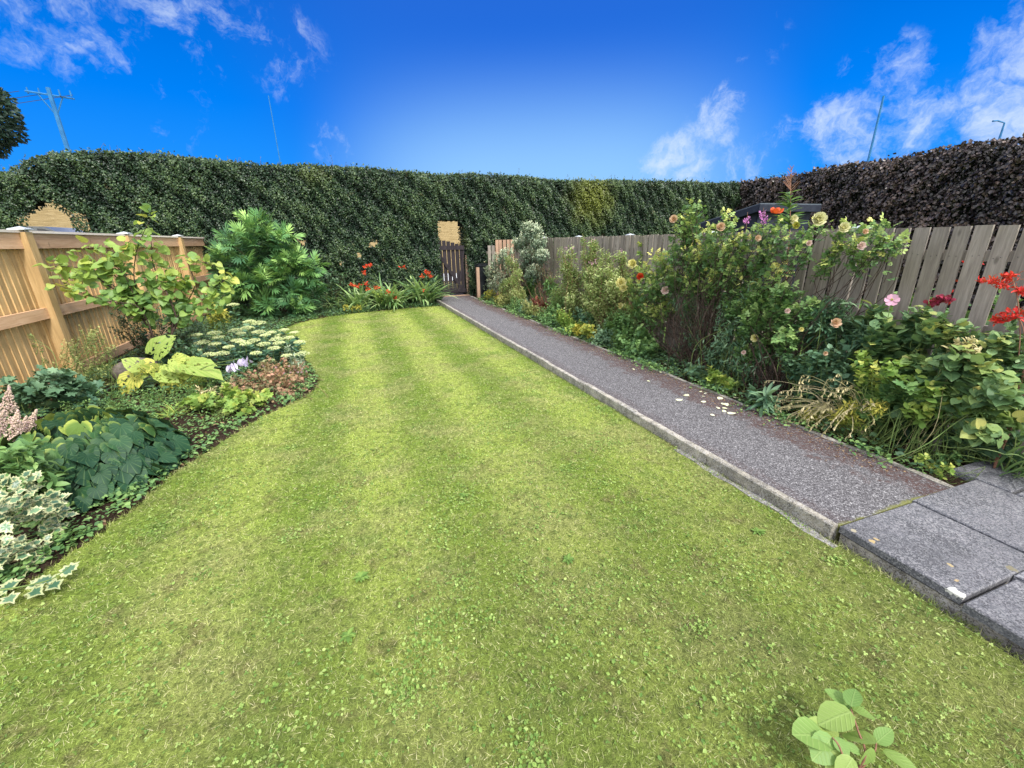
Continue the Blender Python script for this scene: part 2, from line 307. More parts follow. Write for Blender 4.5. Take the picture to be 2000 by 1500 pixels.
LICH = [(1702, 1057, .014, (.50, .38, .18)), (1712, 1053, .008, (.50, .38, .18)), (1858, 1104, .011, (.46, .37, .20)), (1868, 1134, .011, (.48, .36, .19)), (1862, 1152, .018, (.80, .80, .76)), (1874, 1160, .018, (.80, .80, .76)), (1668, 1036, .014, (.40, .36, .26)), (1546, 935, .012, (.60, .50, .22)), (1799, 1124, .01, (.42, .38, .28)), (1975, 1110, .02, (.22, .20, .13))]
def concrete(name, a, b, speck, lich=True):
    m, t = mat(name); p = nd(t, 'ShaderNodeNewGeometry').outputs['Position']; r = attr(t, 'rnd')
    n = noise(t, p, 9., 8, .75); n2 = noise(t, p, 2.6, 4)
    c = mixc(t, smooth(t, n, .35, .65), a, b)
    c = mixc(t, mth(t, 'MULTIPLY', smooth(t, n2, .5, .62), .5), c, tuple(.6 * q for q in a))
    v = nd(t, 'ShaderNodeTexVoronoi', {'Vector': p, 'Scale': 190.}); s = nd(t, 'ShaderNodeSeparateColor', {0: v.outputs['Color']}).outputs[0]
    v3 = nd(t, 'ShaderNodeTexVoronoi', {'Vector': p, 'Scale': 90.}); s3 = nd(t, 'ShaderNodeSeparateColor', {0: v3.outputs['Color']}).outputs[1]
    pat = ramp(t, noise(t, p, 3., 5), [(.35, .45), (.65, 1.)])
    c = mixc(t, mth(t, 'MULTIPLY', mth(t, 'MAXIMUM', smooth(t, s, .68, .8), smooth(t, s3, .80, .88)), mth(t, 'MULTIPLY', pat, speck)), c, (.60, .60, .63))
    c = mixc(t, mth(t, 'MULTIPLY', smooth(t, s, .22, .12), .6), c, (.03, .03, .035))
    if lich:
        wob = mth(t, 'MULTIPLY', mth(t, 'SUBTRACT', noise(t, p, 34., 3), .5), .05)
        for (px, py, rad, col) in LICH:
            w = gp(px, py, .09); dd = nd(t, 'ShaderNodeVectorMath', {0: p, 1: (float(w[0]), float(w[1]), .088)}, operation='DISTANCE').outputs['Value']
            c = mixc(t, mth(t, 'MULTIPLY', smooth(t, mth(t, 'ADD', dd, wob), rad + .003, rad - .003), .85), c, col)
    c = mixc(t, 1., c, ramp(t, r, [(0, .8), (1, 1.12)]), 'MULTIPLY')
    return fin_mat(m, t, c, .85, mth(t, 'ADD', n, mth(t, 'MULTIPLY', s, .2)), .5, .008, .3)
M['slab'] = concrete('paving_concrete', (.115, .12, .14), (.16, .16, .185), .32)
M['kerb'] = concrete('kerb_concrete', (.16, .15, .13), (.42, .39, .33), .4)
M['haunch'] = concrete('mortar', (.15, .145, .14), (.27, .26, .25), .4, False)
def wood(name, stops, scale=6., knots=True, sx=(9., 9., .7), rough=.75, green=None, dk=.55):
    m, t = mat(name); r = attr(t, 'rnd'); p = nd(t, 'ShaderNodeTexCoord').outputs['Object']
    off = nd(t, 'ShaderNodeCombineXYZ', {0: mth(t, 'MULTIPLY', r, 37.), 1: mth(t, 'MULTIPLY', r, 11.), 2: mth(t, 'MULTIPLY', r, 53.)}).outputs[0]
    q = nd(t, 'ShaderNodeVectorMath', {0: nd(t, 'ShaderNodeVectorMath', {0: p, 1: off}, operation='ADD').outputs[0], 1: sx}, operation='MULTIPLY').outputs[0]
    n = noise(t, q, scale, 7, .7, dist=.6); n2 = noise(t, q, scale * .35, 3)
    c = ramp(t, mth(t, 'ADD', mth(t, 'MULTIPLY', n, .6), mth(t, 'MULTIPLY', n2, .4)), [(.3 + .4 * i / (len(stops) - 1), s) for i, s in enumerate(stops)])
    c = mixc(t, 1., c, ramp(t, r, [(0, .75), (1, 1.12)]), 'MULTIPLY')
    if knots:
        q2 = nd(t, 'ShaderNodeVectorMath', {0: nd(t, 'ShaderNodeVectorMath', {0: p, 1: off}, operation='ADD').outputs[0], 1: (7., 7., 3.2)}, operation='MULTIPLY').outputs[0]
        v = nd(t, 'ShaderNodeTexVoronoi', {'Vector': q2, 'Scale': 1.}).outputs['Distance']; c = mixc(t, mth(t, 'MULTIPLY', smooth(t, v, .13, .04), dk), c, tuple(.35 * a for a in stops[0]))
    if green: c = mixc(t, mth(t, 'MULTIPLY', smooth(t, noise(t, p, 1.7, 4), .45, .7), green[1]), c, green[0])
    return fin_mat(m, t, c, rough, n, .35, .004, .25)
M['newwood'] = wood('new_softwood', [(.37, .235, .105), (.57, .385, .18), (.74, .54, .29)])
M['railwood'] = wood('rail_softwood', [(.42, .25, .14), (.60, .38, .23), (.74, .52, .35)], sx=(9., .7, 9.))
M['greypale'] = wood('weathered_paling', [(.13, .11, .10), (.25, .22, .195), (.38, .34, .305)], green=((.24, .22, .15), .35))
M['redpale'] = wood('reddish_paling', [(.24, .15, .10), (.42, .27, .19), (.55, .38, .28)])
M['gatewood'] = wood('dark_gate_wood', [(.010, .009, .012), (.026, .021, .026), (.055, .045, .048)], knots=False)
M['postwood'] = wood('pale_post', [(.25, .16, .11), (.42, .28, .2), (.5, .36, .27)])
M['capwood'] = wood('pale_capping', [(.66, .55, .46), (.78, .69, .60), (.86, .79, .70)], knots=False, sx=(9., .7, 9.))
M['cap'] = simple('galvanised_cap', (.50, .55, .58), (.66, .70, .72), rough=.4, metal=.3)
M['bark'] = simple('bark', (.035, .022, .018), (.10, .07, .055), 30.)
M['twig'] = simple('twig', (.07, .045, .032), (.17, .12, .085), 20.)
M['gstem'] = simple('green_stem', (.10, .17, .05), (.20, .27, .08), 12.)
M['rstem'] = simple('reddish_stem', (.20, .10, .07), (.34, .18, .12), 12.)
M['pole'] = simple('pole_wood', (.02, .13, .33), (.04, .19, .42), 3.)
M['shed'] = simple('shed_paint', (.014, .018, .034), (.026, .032, .052), 6., .55)
M['shedroof'] = simple('shed_roof_edge', (.07, .09, .12), (.12, .145, .18), 9., .6)
M['black'] = simple('black_plastic', (.008, .01, .014), (.02, .024, .03), 5., .45)
M['rock'] = simple('rock', (.10, .085, .075), (.24, .21, .19), 9., .9, 1.)
M['tarmac'] = simple('road_tarmac', (.55, .56, .58), (.72, .73, .76), 2.)
M['carp'] = simple('car_paint', (.22, .23, .25), (.26, .27, .29), 2., .3, spec=.6)
M['glass'] = simple('dark_glass', (.01, .012, .016), (.02, .022, .03), 2., .1, spec=.6)
M['tyre'] = simple('tyre', (.015, .015, .015), (.03, .03, .03), 5.)
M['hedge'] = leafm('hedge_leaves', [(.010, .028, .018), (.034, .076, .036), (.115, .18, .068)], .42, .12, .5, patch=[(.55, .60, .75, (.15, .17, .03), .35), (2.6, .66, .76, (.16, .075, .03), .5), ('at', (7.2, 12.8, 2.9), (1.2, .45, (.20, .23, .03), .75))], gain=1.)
M['hedgecore'] = simple('hedge_core', (.006, .009, .006), (.014, .018, .010), 8., .95, spec=.05)
M['copper'] = leafm('copper_leaves', [(.010, .008, .012), (.034, .022, .024), (.13, .085, .07)], .42, .04, .65, patch=[(.8, .58, .75, (.085, .05, .04), .5)], gain=1.)
M['tree'] = leafm('evergreen_leaves', [(.012, .035, .028), (.03, .07, .05)], .5, .1, gain=1.)
M['cercis'] = leafm('heart_leaves', [(.07, .17, .055), (.15, .29, .05), (.27, .40, .05), (.52, .48, .06)], .45, .38, .45)
M['peony'] = leafm('cut_leaves', [(.035, .12, .05), (.10, .27, .07), (.30, .52, .10)], .5, .25)
M['sedum'] = leafm('sedum_leaves', [(.035, .12, .08), (.10, .24, .14), (.18, .32, .18)], .45, .15)
M['sedumfl'] = leafm('sedum_flowers', [(.38, .50, .16), (.62, .68, .30), (.70, .72, .42)], .8, .2)
M['hosta'] = leafm('hosta_leaves', [(.30, .42, .10), (.50, .58, .15), (.70, .64, .13)], .5, .3, vein=2, holes=True, gain=1.)
M['lilac'] = leafm('lilac_petals', [(.48, .42, .66), (.72, .66, .85)], .6, .3)
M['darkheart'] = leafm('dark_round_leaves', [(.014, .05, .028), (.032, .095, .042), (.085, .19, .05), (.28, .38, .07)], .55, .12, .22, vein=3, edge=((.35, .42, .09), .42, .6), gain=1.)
M['mid'] = leafm('mid_green_leaves', [(.05, .14, .045), (.11, .24, .06), (.22, .37, .09)], .5, .25)
M['blueg'] = leafm('blue_green_leaves', [(.04, .12, .065), (.10, .21, .11), (.20, .33, .17)], .5, .2)
M['dark'] = leafm('deep_green_leaves', [(.022, .065, .035), (.05, .12, .055), (.10, .20, .08)], .45, .15, .45)
M['lime'] = leafm('lime_leaves', [(.12, .25, .035), (.24, .38, .05), (.50, .50, .08)], .5, .3)
M['limebig'] = leafm('lime_veined_leaves', [(.11, .26, .05), (.20, .38, .07), (.36, .46, .07)], .5, .3, vein=1, gain=.92)
M['gold'] = leafm('golden_leaves', [(.22, .30, .03), (.48, .44, .04), (.62, .50, .06)], .5, .3)
M['wisp'] = leafm('straw_green_leaves', [(.13, .20, .05), (.28, .31, .08), (.46, .38, .13)], .6, .25)
M['rosel'] = leafm('rose_leaves', [(.07, .17, .05), (.20, .34, .08), (.42, .52, .12), (.66, .62, .14)], .45, .3)
M['roseg'] = leafm('green_rose_leaves', [(.06, .16, .05), (.18, .34, .09), (.38, .52, .15)], .45, .3)
M['silver'] = leafm('silver_leaves', [(.10, .18, .12), (.28, .37, .24), (.66, .70, .48)], .6, .15)
M['red'] = leafm('red_leaves', [(.14, .025, .025), (.30, .05, .04), (.36, .13, .07)], .5, .2)
M['redfl'] = leafm('scarlet_petals', [(.62, .03, .015), (.85, .06, .03), (.85, .17, .06)], .5, .3, gain=1.)
M['pinkgeran'] = leafm('autumn_geranium', [(.09, .16, .06), (.24, .20, .09), (.42, .20, .13), (.34, .27, .10)], .6, .2)
M['crocl'] = leafm('strap_leaves', [(.08, .19, .06), (.22, .38, .12), (.42, .56, .22)], .45, .3)
M['broad'] = leafm('broad_leaves', [(.04, .12, .055), (.09, .20, .08), (.19, .32, .11), (.50, .50, .10)], .42, .2, .45, vein=1)
M['yheart'] = leafm('yellowing_leaves', [(.05, .13, .05), (.11, .22, .07), (.24, .36, .09), (.58, .52, .12)], .5, .3, vein=1)
M['willow'] = leafm('willowherb_leaves', [(.16, .26, .07), (.34, .44, .14), (.58, .62, .27)], .55, .3)
M['seed'] = leafm('dry_seeds', [(.34, .30, .12), (.52, .46, .22), (.60, .50, .30)], .7, .2)
m, t = mat('variegated_holly'); hu = nd(t, 'ShaderNodeSeparateXYZ', {0: attr(t, 'luv', 'Vector')}).outputs[0]; rr_ = attr(t, 'rnd')
hu = mth(t, 'ADD', hu, mth(t, 'MULTIPLY', mth(t, 'SUBTRACT', noise(t, nd(t, 'ShaderNodeNewGeometry').outputs['Position'], 60., 2), .5), .3))
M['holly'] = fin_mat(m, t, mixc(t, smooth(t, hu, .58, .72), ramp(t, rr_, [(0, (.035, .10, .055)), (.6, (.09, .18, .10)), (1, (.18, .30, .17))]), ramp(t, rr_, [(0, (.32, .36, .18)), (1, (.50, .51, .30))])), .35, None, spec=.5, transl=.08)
M['cream'] = leafm('cream_petals', [(.72, .70, .40), (.85, .80, .52)], .6, .3, gain=1.)
M['yellow'] = leafm('yellow_petals', [(.80, .74, .28), (.88, .82, .45)], .6, .3, gain=1.)
M['peach'] = leafm('peach_petals', [(.74, .46, .32), (.80, .62, .46)], .6, .3, gain=1.)
M['pink'] = leafm('pink_petals', [(.78, .38, .55), (.86, .52, .70)], .6, .3, gain=1.)
M['blush'] = leafm('blush_petals', [(.80, .56, .56), (.88, .72, .66)], .6, .3, gain=1.)
M['crimson'] = leafm('crimson_petals', [(.20, .01, .04), (.36, .02, .07)], .6, .2, gain=1.)
M['scarlet'] = leafm('bright_red_petals', [(.55, .012, .02), (.80, .03, .03), (.85, .08, .06)], .5, .25, gain=1.)
M['magenta'] = leafm('magenta_petals', [(.50, .10, .45), (.66, .22, .60)], .6, .3)
M['astil'] = leafm('plume_petals', [(.50, .36, .28), (.70, .55, .42), (.72, .48, .50)], .8, .3)
M['litter'] = leafm('fallen_leaves', [(.12, .05, .03), (.25, .14, .08), (.45, .33, .18)], .8, .1, gain=1.)
M['lichen'] = leafm('fallen_petals', [(.68, .70, .42), (.80, .80, .60)], .7, .2)

# ------------------------------------------------------------------ ground, lawn, path
def terrain_z(x, y):
    z = np.full_like(x, -.06)
    hb = np.interp(x, [-8, 1], [.85, .12])
    z = np.where(y > 14.2, np.interp(y, [14.2, 17.2, 21.5], [0, 1., 1.]) * (hb + .06) - .06, z)
    return np.where(y > 21.5, hb + (np.interp(y, [21.5, 24, 45, 60, 400], [0, .5, 6.2, 7., 7.]) - np.interp(y, [21.5, 60], [0, 1.]) * (hb - 0)), z)
def grid(name, xs, ys, zf, mt, **kw):
    Xg, Yg = np.meshgrid(xs, ys); Zg = zf(Xg, Yg); v = np.stack([Xg, Yg, Zg], -1).reshape(-1, 3); nx, ny = len(xs), len(ys)
    i = np.arange(ny - 1)[:, None] * nx + np.arange(nx - 1)[None]; f = np.stack([i, i + 1, i + nx + 1, i + nx], -1).reshape(-1, 4)
    b = MB(); b.V.append(v); b.L.append(f.ravel()); b.C.append(np.full(len(f), 4)); b.M.append(np.zeros(len(f))); b.R.append(rng.random(len(v))); b.U.append(v); b.n = len(v)
    o = b.build(name, mt, smooth=True)
    for k, a in kw.items(): o[k] = a
    return o
ys = np.concatenate([np.linspace(-300, 12, 14), np.linspace(14, 30, 33), np.linspace(32, 62, 31), np.linspace(80, 900, 10)])
xs = np.concatenate([np.linspace(-900, -60, 8), np.linspace(-55, 70, 60), np.linspace(80, 900, 8)])
grid('ground', xs, ys, lambda x, y: terrain_z(x, y) + np.where(y > 24, .15 * np.sin(x * .7) * np.cos(y * .5), 0), M['field'], kind='structure')
grid('road', np.linspace(-55, 70, 126), np.linspace(17.3, 21.4, 6), lambda x, y: terrain_z(x, y) + .03, M['tarmac'], kind='structure')

KX = lambda y: 2.45 - .04 * y        # inner edge of the kerb
edge = [(-3.4, -1.2), (-3.1, .6), (-2.6, 1.5), (-2.0, 2.2), (-1.78, 2.62), (-1.62, 3.1), (-1.53, 3.55), (-1.16, 4.45), (-.78, 4.98), (-.67, 5.5), (-.78, 6.1), (-.98, 6.85), (-1.30, 8.05), (-1.62, 9.2), (-1.5, 10.1), (-.95, 10.75), (-.21, 11.1), (.9, 11.35), (1.99, 11.45)]
def crom(P, n=8):
    P = [np.array(p, float) for p in P]; P = [2 * P[0] - P[1]] + P + [2 * P[-1] - P[-2]]; o = []
    for i in range(1, len(P) - 2):
        for k in range(n):
            s = k / n; a, b_, c_, d = P[i - 1:i + 3]
            o.append(.5 * (2 * b_ + (c_ - a) * s + (2 * a - 5 * b_ + 4 * c_ - d) * s * s + (3 * b_ - a - 3 * c_ + d) * s ** 3))
    o.append(P[-2]); return np.array(o)
E = crom(edge); E[:, 0] += .012 * np.sin(E[:, 1] * 23) + .01 * np.sin(E[:, 1] * 51)
poly = np.concatenate([E, [[KX(11.3) - .06, 11.3], [KX(1.2) - .065, 1.2], [2.30, -1.2]]])
def inside(x, y):
    c = np.zeros(x.shape, bool); px, py = poly[:, 0], poly[:, 1]; j = len(px) - 1
    for i in range(len(px)):
        cond = ((py[i] > y) != (py[j] > y)) & (x < (px[j] - px[i]) * (y - py[i]) / (py[j] - py[i] + 1e-12) + px[i]); c ^= cond; j = i
    return c
n = len(poly); v = np.concatenate([np.c_[poly, np.zeros(n)], np.c_[poly, np.full(n, -.07)]])
b = MB(); b.raw(v, [tuple(range(n))] + [(i, i + n, (i + 1) % n + n, (i + 1) % n) for i in range(n)])
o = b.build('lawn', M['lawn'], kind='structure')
bm = bmesh.new(); bm.from_mesh(o.data); bmesh.ops.recalc_face_normals(bm, faces=bm.faces); bmesh.ops.triangulate(bm, faces=[f for f in bm.faces if len(f.verts) > 4]); bm.to_mesh(o.data); bm.free()
def soil_z(x, y):
    bump = .018 * np.sin(x * 31 + 2 * np.sin(y * 17)) * np.sin(y * 29 + x * 3) + .012 * np.sin(x * 67 + y * 41) + .025 * np.sin(x * 7.3) * np.sin(y * 6.1 + 1)
    d = np.clip((KX(y) - x) * 3, 0, 1); left = np.where(x < 2, -.02 + .05 * np.clip(( - x - 1.) / 2, 0, 1) + bump, 0.)
    z = np.where(x > KX(y) + .8, .045 + bump * .7, left); z = np.where((x > KX(y) - .5) & (x < KX(y) + 1.07), -.05, z)
    z = np.where(y < 1.15, np.where(x > 1.9, -.05, z), z)
    return np.where(inside(x, y), -.05, z)
soil = grid('soil', np.arange(-3.62, 4.5, .035), np.arange(-1.2, 14.3, .035), soil_z, M['soil'], kind='structure')
# path slab, edging, kerb stones
def ribbon(name, x0, x1, y0, y1, z, zb, mt, n=60, wob=.0, jog=0):
    b = MB(); Y = np.linspace(y0, y1, n); w = lambda k: wob * np.sin(Y * 13 + k) * np.sin(Y * 5.3 + k)
    A = np.c_[KX(Y) + x0 + w(0), Y, np.full(n, z) + .3 * w(3)]; B = np.c_[KX(Y) + x1 + w(1), Y, np.full(n, z) + .3 * w(5)]
    v = np.concatenate([A, B, A * [1, 1, 0] + [0, 0, zb], B * [1, 1, 0] + [0, 0, zb]]); f = []
    for i in range(n - 1): f += [(i, n + i, n + i + 1, i + 1), (2 * n + i, i, i + 1, 2 * n + i + 1), (n + i, 3 * n + i, 3 * n + i + 1, n + i + 1)]
    f += [(0, 2 * n, 3 * n, n), (n - 1, 2 * n - 1, 4 * n - 1, 3 * n - 1)]
    b.raw(v, f); return b.build(name, mt, kind='structure')
ribbon('path', 0., 1.05, 1.262, 13.4, .076, -.05, M['asphalt'], wob=.004)
ribbon('path_edging', 1.052, 1.095, 1.262, 12.6, .084, -.05, M['kerb'], 160, wob=.012)
ribbon('mortar_strip', -.112, -.055, 1.20, 2.45, .004, -.05, M['haunch'], 90, wob=.016)
b = MB(); y = 1.262
while y < 11.9:
    y2 = y + .91; dx = rng.normal(0, .003); z = .088 + rng.normal(0, .003); ysn = np.linspace(y + .003, y2 - .003, 7); sec = [(-.053, -.05), (-.053, z - .008), (-.046, z), (-.006, z), (-.001, z - .006), (-.001, -.05)]
    v = np.array([[KX(q) + a + dx + .0015 * math.sin(q * 40 + k), q, c_ + (.002 * math.sin(q * 31 + k) if c_ > 0 else 0)] for q in ysn for k, (a, c_) in enumerate(sec)])
    f = [(i * 6 + j, i * 6 + (j + 1), (i + 1) * 6 + j + 1, (i + 1) * 6 + j) for i in range(6) for j in range(5)] + [tuple(range(6)), tuple(36 + j for j in range(6))[::-1]]
    b.raw(v, f, 0, rng.random()); y = y2
b.build('kerb', M['kerb'], kind='structure')
# concrete paving slabs, each its own thing
SL = [('dark grey slab with white lichen corner, at the kerb end beside the lawn', (2.385, .715, 3.03, 1.25)), ('dark slab directly behind the mossy joint at the right end of the asphalt path', (3.05, .735, 3.70, 1.262)),
      ('small visible slab corner tucked under the bed plants, farthest right', (3.722, 1.10, 4.36, 1.40)), ('pale speckled slab at the lower right, overhanging the lawn', (2.355, .10, 2.76, .695)),
      ('slab behind the pale speckled one, cut off by the right edge', (2.785, .10, 3.42, .712)), ('slab at the right frame edge beside the bed corner', (3.722, .50, 4.36, 1.08))]
for lab, (x0, y0, x1, y1) in SL:
    b = MB(); z1 = .09 + rng.normal(0, .002); z0 = z1 - .045; e = .006
    xs_ = [x0, x0 + e, x1 - e, x1]; ys_ = [y0, y0 + e, y1 - e, y1]; v = []
    for j, yy in enumerate(ys_):
        for i, xx in enumerate(xs_): v.append((xx + .0025 * math.sin(yy * 37), yy + .002 * math.sin(xx * 31), z1 if (i in (1, 2) and j in (1, 2)) else z1 - e))
    f = [(j * 4 + i, j * 4 + i + 1, j * 4 + i + 5, j * 4 + i + 4) for j in range(3) for i in range(3)]
    bo = [0, 1, 2, 3, 7, 11, 15, 14, 13, 12, 8, 4]; k = len(v); v += [(v[q][0], v[q][1], z0) for q in bo]
    f += [(bo[q], k + q, k + (q + 1) % 12, bo[(q + 1) % 12]) for q in range(12)]
    b.raw(v, f, 0, rng.random()); o = b.build('paving_slab', M['slab']); o['label'] = lab; o['category'] = 'paving slab'; o['group'] = 'paving slabs at the end of the path'
b = MB(); b.bx((2.41, -.6, -.05), (4.5, 1.232, .040)); b.bx((2.395, -.6, -.05), (2.409, 1.24, .035), 0, .1); b.build('slab_bedding', M['kerb'], kind='structure')
b = MB(); b.bx((2.36, -.6, .045), (4.5, .085, .088)); b.build('patio', M['slab'], kind='structure')

# ------------------------------------------------------------------ grass of the lawn (nobody can count it)
def pts_in(n, x0, x1, y0, y1):
    x = rng.uniform(x0, x1, n); y = rng.uniform(y0, y1, n); k = inside(x, y); return x[k], y[k]
b = MB()
for (y0, y1, dens, w, h) in [(.15, 1.2, 22000, .0022, .024), (1.2, 2.2, 19000, .0025, .024), (2.2, 3.6, 12000, .0033, .024), (3.6, 6, 7000, .0048, .024), (6, 8.5, 4200, .0065, .024), (8.5, 11.5, 2800, .009, .024)]:
    x, y = pts_in(int(dens * 5.9 * (y1 - y0)), -3.4, 2.45, y0, y1); N = len(x); a = rng.uniform(0, 2 * math.pi, N)
    el_ = rng.uniform(.05, .75, N); d = np.c_[np.cos(a) * np.cos(el_), np.sin(a) * np.cos(el_) + .15, np.sin(el_)]
    u = np.c_[rng.normal(0, .35, (N, 2)), np.ones(N)]
    ln = h * rng.uniform(.5, 1.35, N)
    b.add(blade, np.c_[x, y, np.full(N, -.001)], d, u, np.c_[np.full(N, w) * rng.uniform(.7, 1.4, N), ln, ln], 0, rng.random(N))
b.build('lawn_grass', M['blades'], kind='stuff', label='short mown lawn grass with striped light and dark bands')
# ragged grass along the lawn's cut edges
b = MB(); ep = E[rng.integers(0, len(E), 9000)] + rng.normal(0, .012, (9000, 2)); ky = rng.uniform(.0, 11.3, 7000) ; kx = np.where(ky > 1.22, KX(ky) - .062, 2.36) - np.abs(rng.normal(0, .02, 7000))
q = np.concatenate([ep, np.c_[kx, ky]]); N = len(q); a = rng.uniform(0, 6.28, N); e2 = rng.uniform(.2, 1.2, N)
b.add(blade, np.c_[q, np.full(N, -.005)], np.c_[np.cos(a) * np.cos(e2), np.sin(a) * np.cos(e2), np.sin(e2)], np.c_[rng.normal(0, .6, (N, 2)), np.ones(N)], np.c_[np.full(N, .003), np.full(N, .04) * rng.uniform(.4, 1.3, N), np.full(N, .03)], 0)
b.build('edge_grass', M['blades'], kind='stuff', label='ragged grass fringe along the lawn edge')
# clover, daisy and plantain leaves in the turf
b = MB()
cx, cy = pts_in(1000, -3, 2.4, .2, 6.5); k = rng.random(len(cx)) < np.clip(1.2 - cy * .17, .08, 1); cx, cy = cx[k], cy[k]
for x, y in zip(cx, cy):
    m_ = int(8 + rng.exponential(34)); s = rng.uniform(.03, .16); P = np.c_[rng.normal(x, s, m_), rng.normal(y, s, m_)]; P = P[inside(P[:, 0], P[:, 1])]; m_ = len(P)
    if m_ == 0: continue
    b.add(clover if rng.random() < .6 else wide, np.c_[P, rng.uniform(.002, .018, m_)], np.c_[rng.normal(0, 1, (m_, 2)), rng.normal(0, .3, m_)], np.c_[rng.normal(0, .6, (m_, 2)), np.ones(m_)], rng.uniform(.007, .02, m_), 0, rng.uniform(0, 1, m_))
M['turfleaf'] = leafm('turf_weed_leaves', [(.10, .20, .045), (.23, .36, .08), (.40, .52, .17)], .6, .25, spec=.2, gain=1.)
b.build('turf_weeds', M['turfleaf'], kind='stuff', label='small clover and daisy leaves in the turf')
ros = [(705, 1130, 'large dark weed rosette in the turf left of centre', .05), (680, 1245, 'weed rosette nearest the viewer, left of centre in the turf', .042), (1110, 1095, 'grey-green weed rosette in the turf right of centre', .042), (1480, 1040, 'weed rosette in the turf close to the kerb end', .045), (905, 970, 'weed rosette beside a tiny bare patch in the middle of the lawn', .036)]
for i, (px, py, lab, sz) in enumerate(ros):
    c0 = gp(px, py); m_ = 15; a = np.arange(m_) * 2.4; b = MB()
    b.add(lancew, np.c_[np.full(m_, c0[0]), np.full(m_, c0[1]), np.full(m_, .008)], np.c_[np.cos(a), np.sin(a), rng.uniform(.15, .6, m_)], (0, 0, 1), sz * rng.uniform(.6, 1.1, m_), 0, rng.uniform(0, .45, m_))
    o = b.build('turf_rosette', M['turfleaf']); o['category'] = 'weed'; o['label'] = lab

# ------------------------------------------------------------------ left fence of new wood
LF = thing('wooden_fence', 'new orange-brown close board fence with flat capping on the left', 'fence', (-3.6, 6.6, 0))
py_ = [2.1, 4.35, 6.6, 8.95, 11.2, 13.2]; FX = -3.6
for i in range(len(py_) - 1):
    y0, y1 = py_[i] + .06, py_[i + 1] - .06; b = MB(); y = y0 + .02
    while y < y1 - .03:
        b.add(box, [(FX - .075 + rng.normal(0, .001), y + .04, .93)], (-.12, 1, rng.normal(0, .002)), (0, 0, 1), np.array([[.012, .108, 1.74]]), 0); y += .098
    b.build('board_panel', M['newwood'], LF)
    b = MB(); b.bx((FX - .045, y0 - .02, 1.655), (FX - .005, y1 + .02, 1.825)); b.build('top_rail', M['railwood'], LF)
    b = MB(); b.bx((FX - .045, y0 - .02, .86), (FX - .005, y1 + .02, .985)); b.build('middle_rail', M['railwood'], LF)
    b = MB(); b.bx((FX - .045, y0 - .02, .12), (FX - .005, y1 + .02, .24)); b.build('bottom_rail', M['railwood'], LF)
    b = MB(); b.bx((FX - .11, y0 - .05, 1.827), (FX + .015, y1 + .05, 1.855)); b.build('capping', M['capwood'], LF)
for y in py_:
    b = MB(); b.bx((FX - .07, y - .058, 0), (FX + .055, y + .058, 1.835)); p = b.build('post', M['newwood'], LF)
    b = MB(); c0 = (FX - .007, y); h = .078; z = 1.858; v = [(c0[0] - h, y - h, z), (c0[0] + h, y - h, z), (c0[0] + h, y + h, z), (c0[0] - h, y + h, z)]; v += [(a, q, z + .012) for a, q, _ in v] + [(c0[0], y, z + .04)]
    b.raw(v, [(0, 3, 2, 1), (0, 1, 5, 4), (1, 2, 6, 5), (2, 3, 7, 6), (3, 0, 4, 7), (4, 5, 8), (5, 6, 8), (6, 7, 8), (7, 4, 8)]); o = b.build('post_cap', M['cap'], LF)
    o.parent = p; o.matrix_parent_inverse = Matrix.Identity(4)
    # p has no offset of its own, so the cap stays where it is
# ------------------------------------------------------------------ right paling fence
RF = thing('paling_fence', 'long weathered grey vertical board fence beside the flower bed', 'fence', (4.3, 5, 0)); RX = 4.3
bays = [-.9, .96, 2.80, 4.62, 6.45, 8.3, 10.1, 12.0]
for i in range(len(bays) - 1):
    b = MB(); y = bays[i] + .01; near = y < 3; nails = []
    while y < bays[i + 1] - .02:
        w = .098; b.add(box, [(RX + rng.normal(0, .002) + (.012 if rng.random() < .15 else 0), y + w / 2, .875 + rng.normal(0, .004))], (rng.normal(0, .02), 1, rng.normal(0, .006)), (rng.normal(0, .004), rng.normal(0, .008), 1), np.array([[.019, w, 1.65]]), 0)
        nails += [(RX - .0105, y + w * q_ + rng.normal(0, .004), z_ + .036 + rng.normal(0, .006)) for z_ in (.92, 1.45) for q_ in (.3, .7)]
        y += w + rng.uniform(.016, .04 if near else .028)
    if bays[i] < 5: b.add(octa, np.array(nails), (0, 1, 0), (0, 0, 1), .0035, 1)
    b.build('board_panel', [M['greypale'], M['black']], RF)
    for z in (.35, .92, 1.45): b = MB(); b.bx((RX + .015, bays[i] + .002, z), (RX + .055, bays[i + 1] - .002, z + .075)); b.build('rail', M['greypale'], RF)
    b = MB(); b.bx((RX + .06, bays[i] - .04, 0), (RX + .14, bays[i] + .04, 1.70)); p = b.build('post', M['greypale'], RF)
    b = MB(); h = .062; cxx = RX + .10; y = bays[i]; z = 1.702; v = [(cxx - h, y - h, z), (cxx + h, y - h, z), (cxx + h, y + h, z), (cxx - h, y + h, z)]; v += [(a, q, z + .008) for a, q, _ in v] + [(cxx, y, z + .032)]
    b.raw(v, [(0, 3, 2, 1), (0, 1, 5, 4), (1, 2, 6, 5), (2, 3, 7, 6), (3, 0, 4, 7), (4, 5, 8), (5, 6, 8), (6, 7, 8), (7, 4, 8)]); o = b.build('post_cap', M['cap'], RF); o.parent = p
EF = thing('paling_fence', 'short reddish paling fence facing the viewer, right of the garden gate', 'fence', (3.9, 12.3, 0)); b = MB(); x = 3.52; k = 0
while x < 4.62:
    h = 1.53 if k < 2 else 1.68; b.add(box, [(x + .045, 12.2, h / 2)], (rng.normal(0, .01), 1, 0), (rng.normal(0, .005), 0, 1), np.array([[.09, .018, h]]), 1 if k < 2 else 0); x += .09 + .028; k += 1
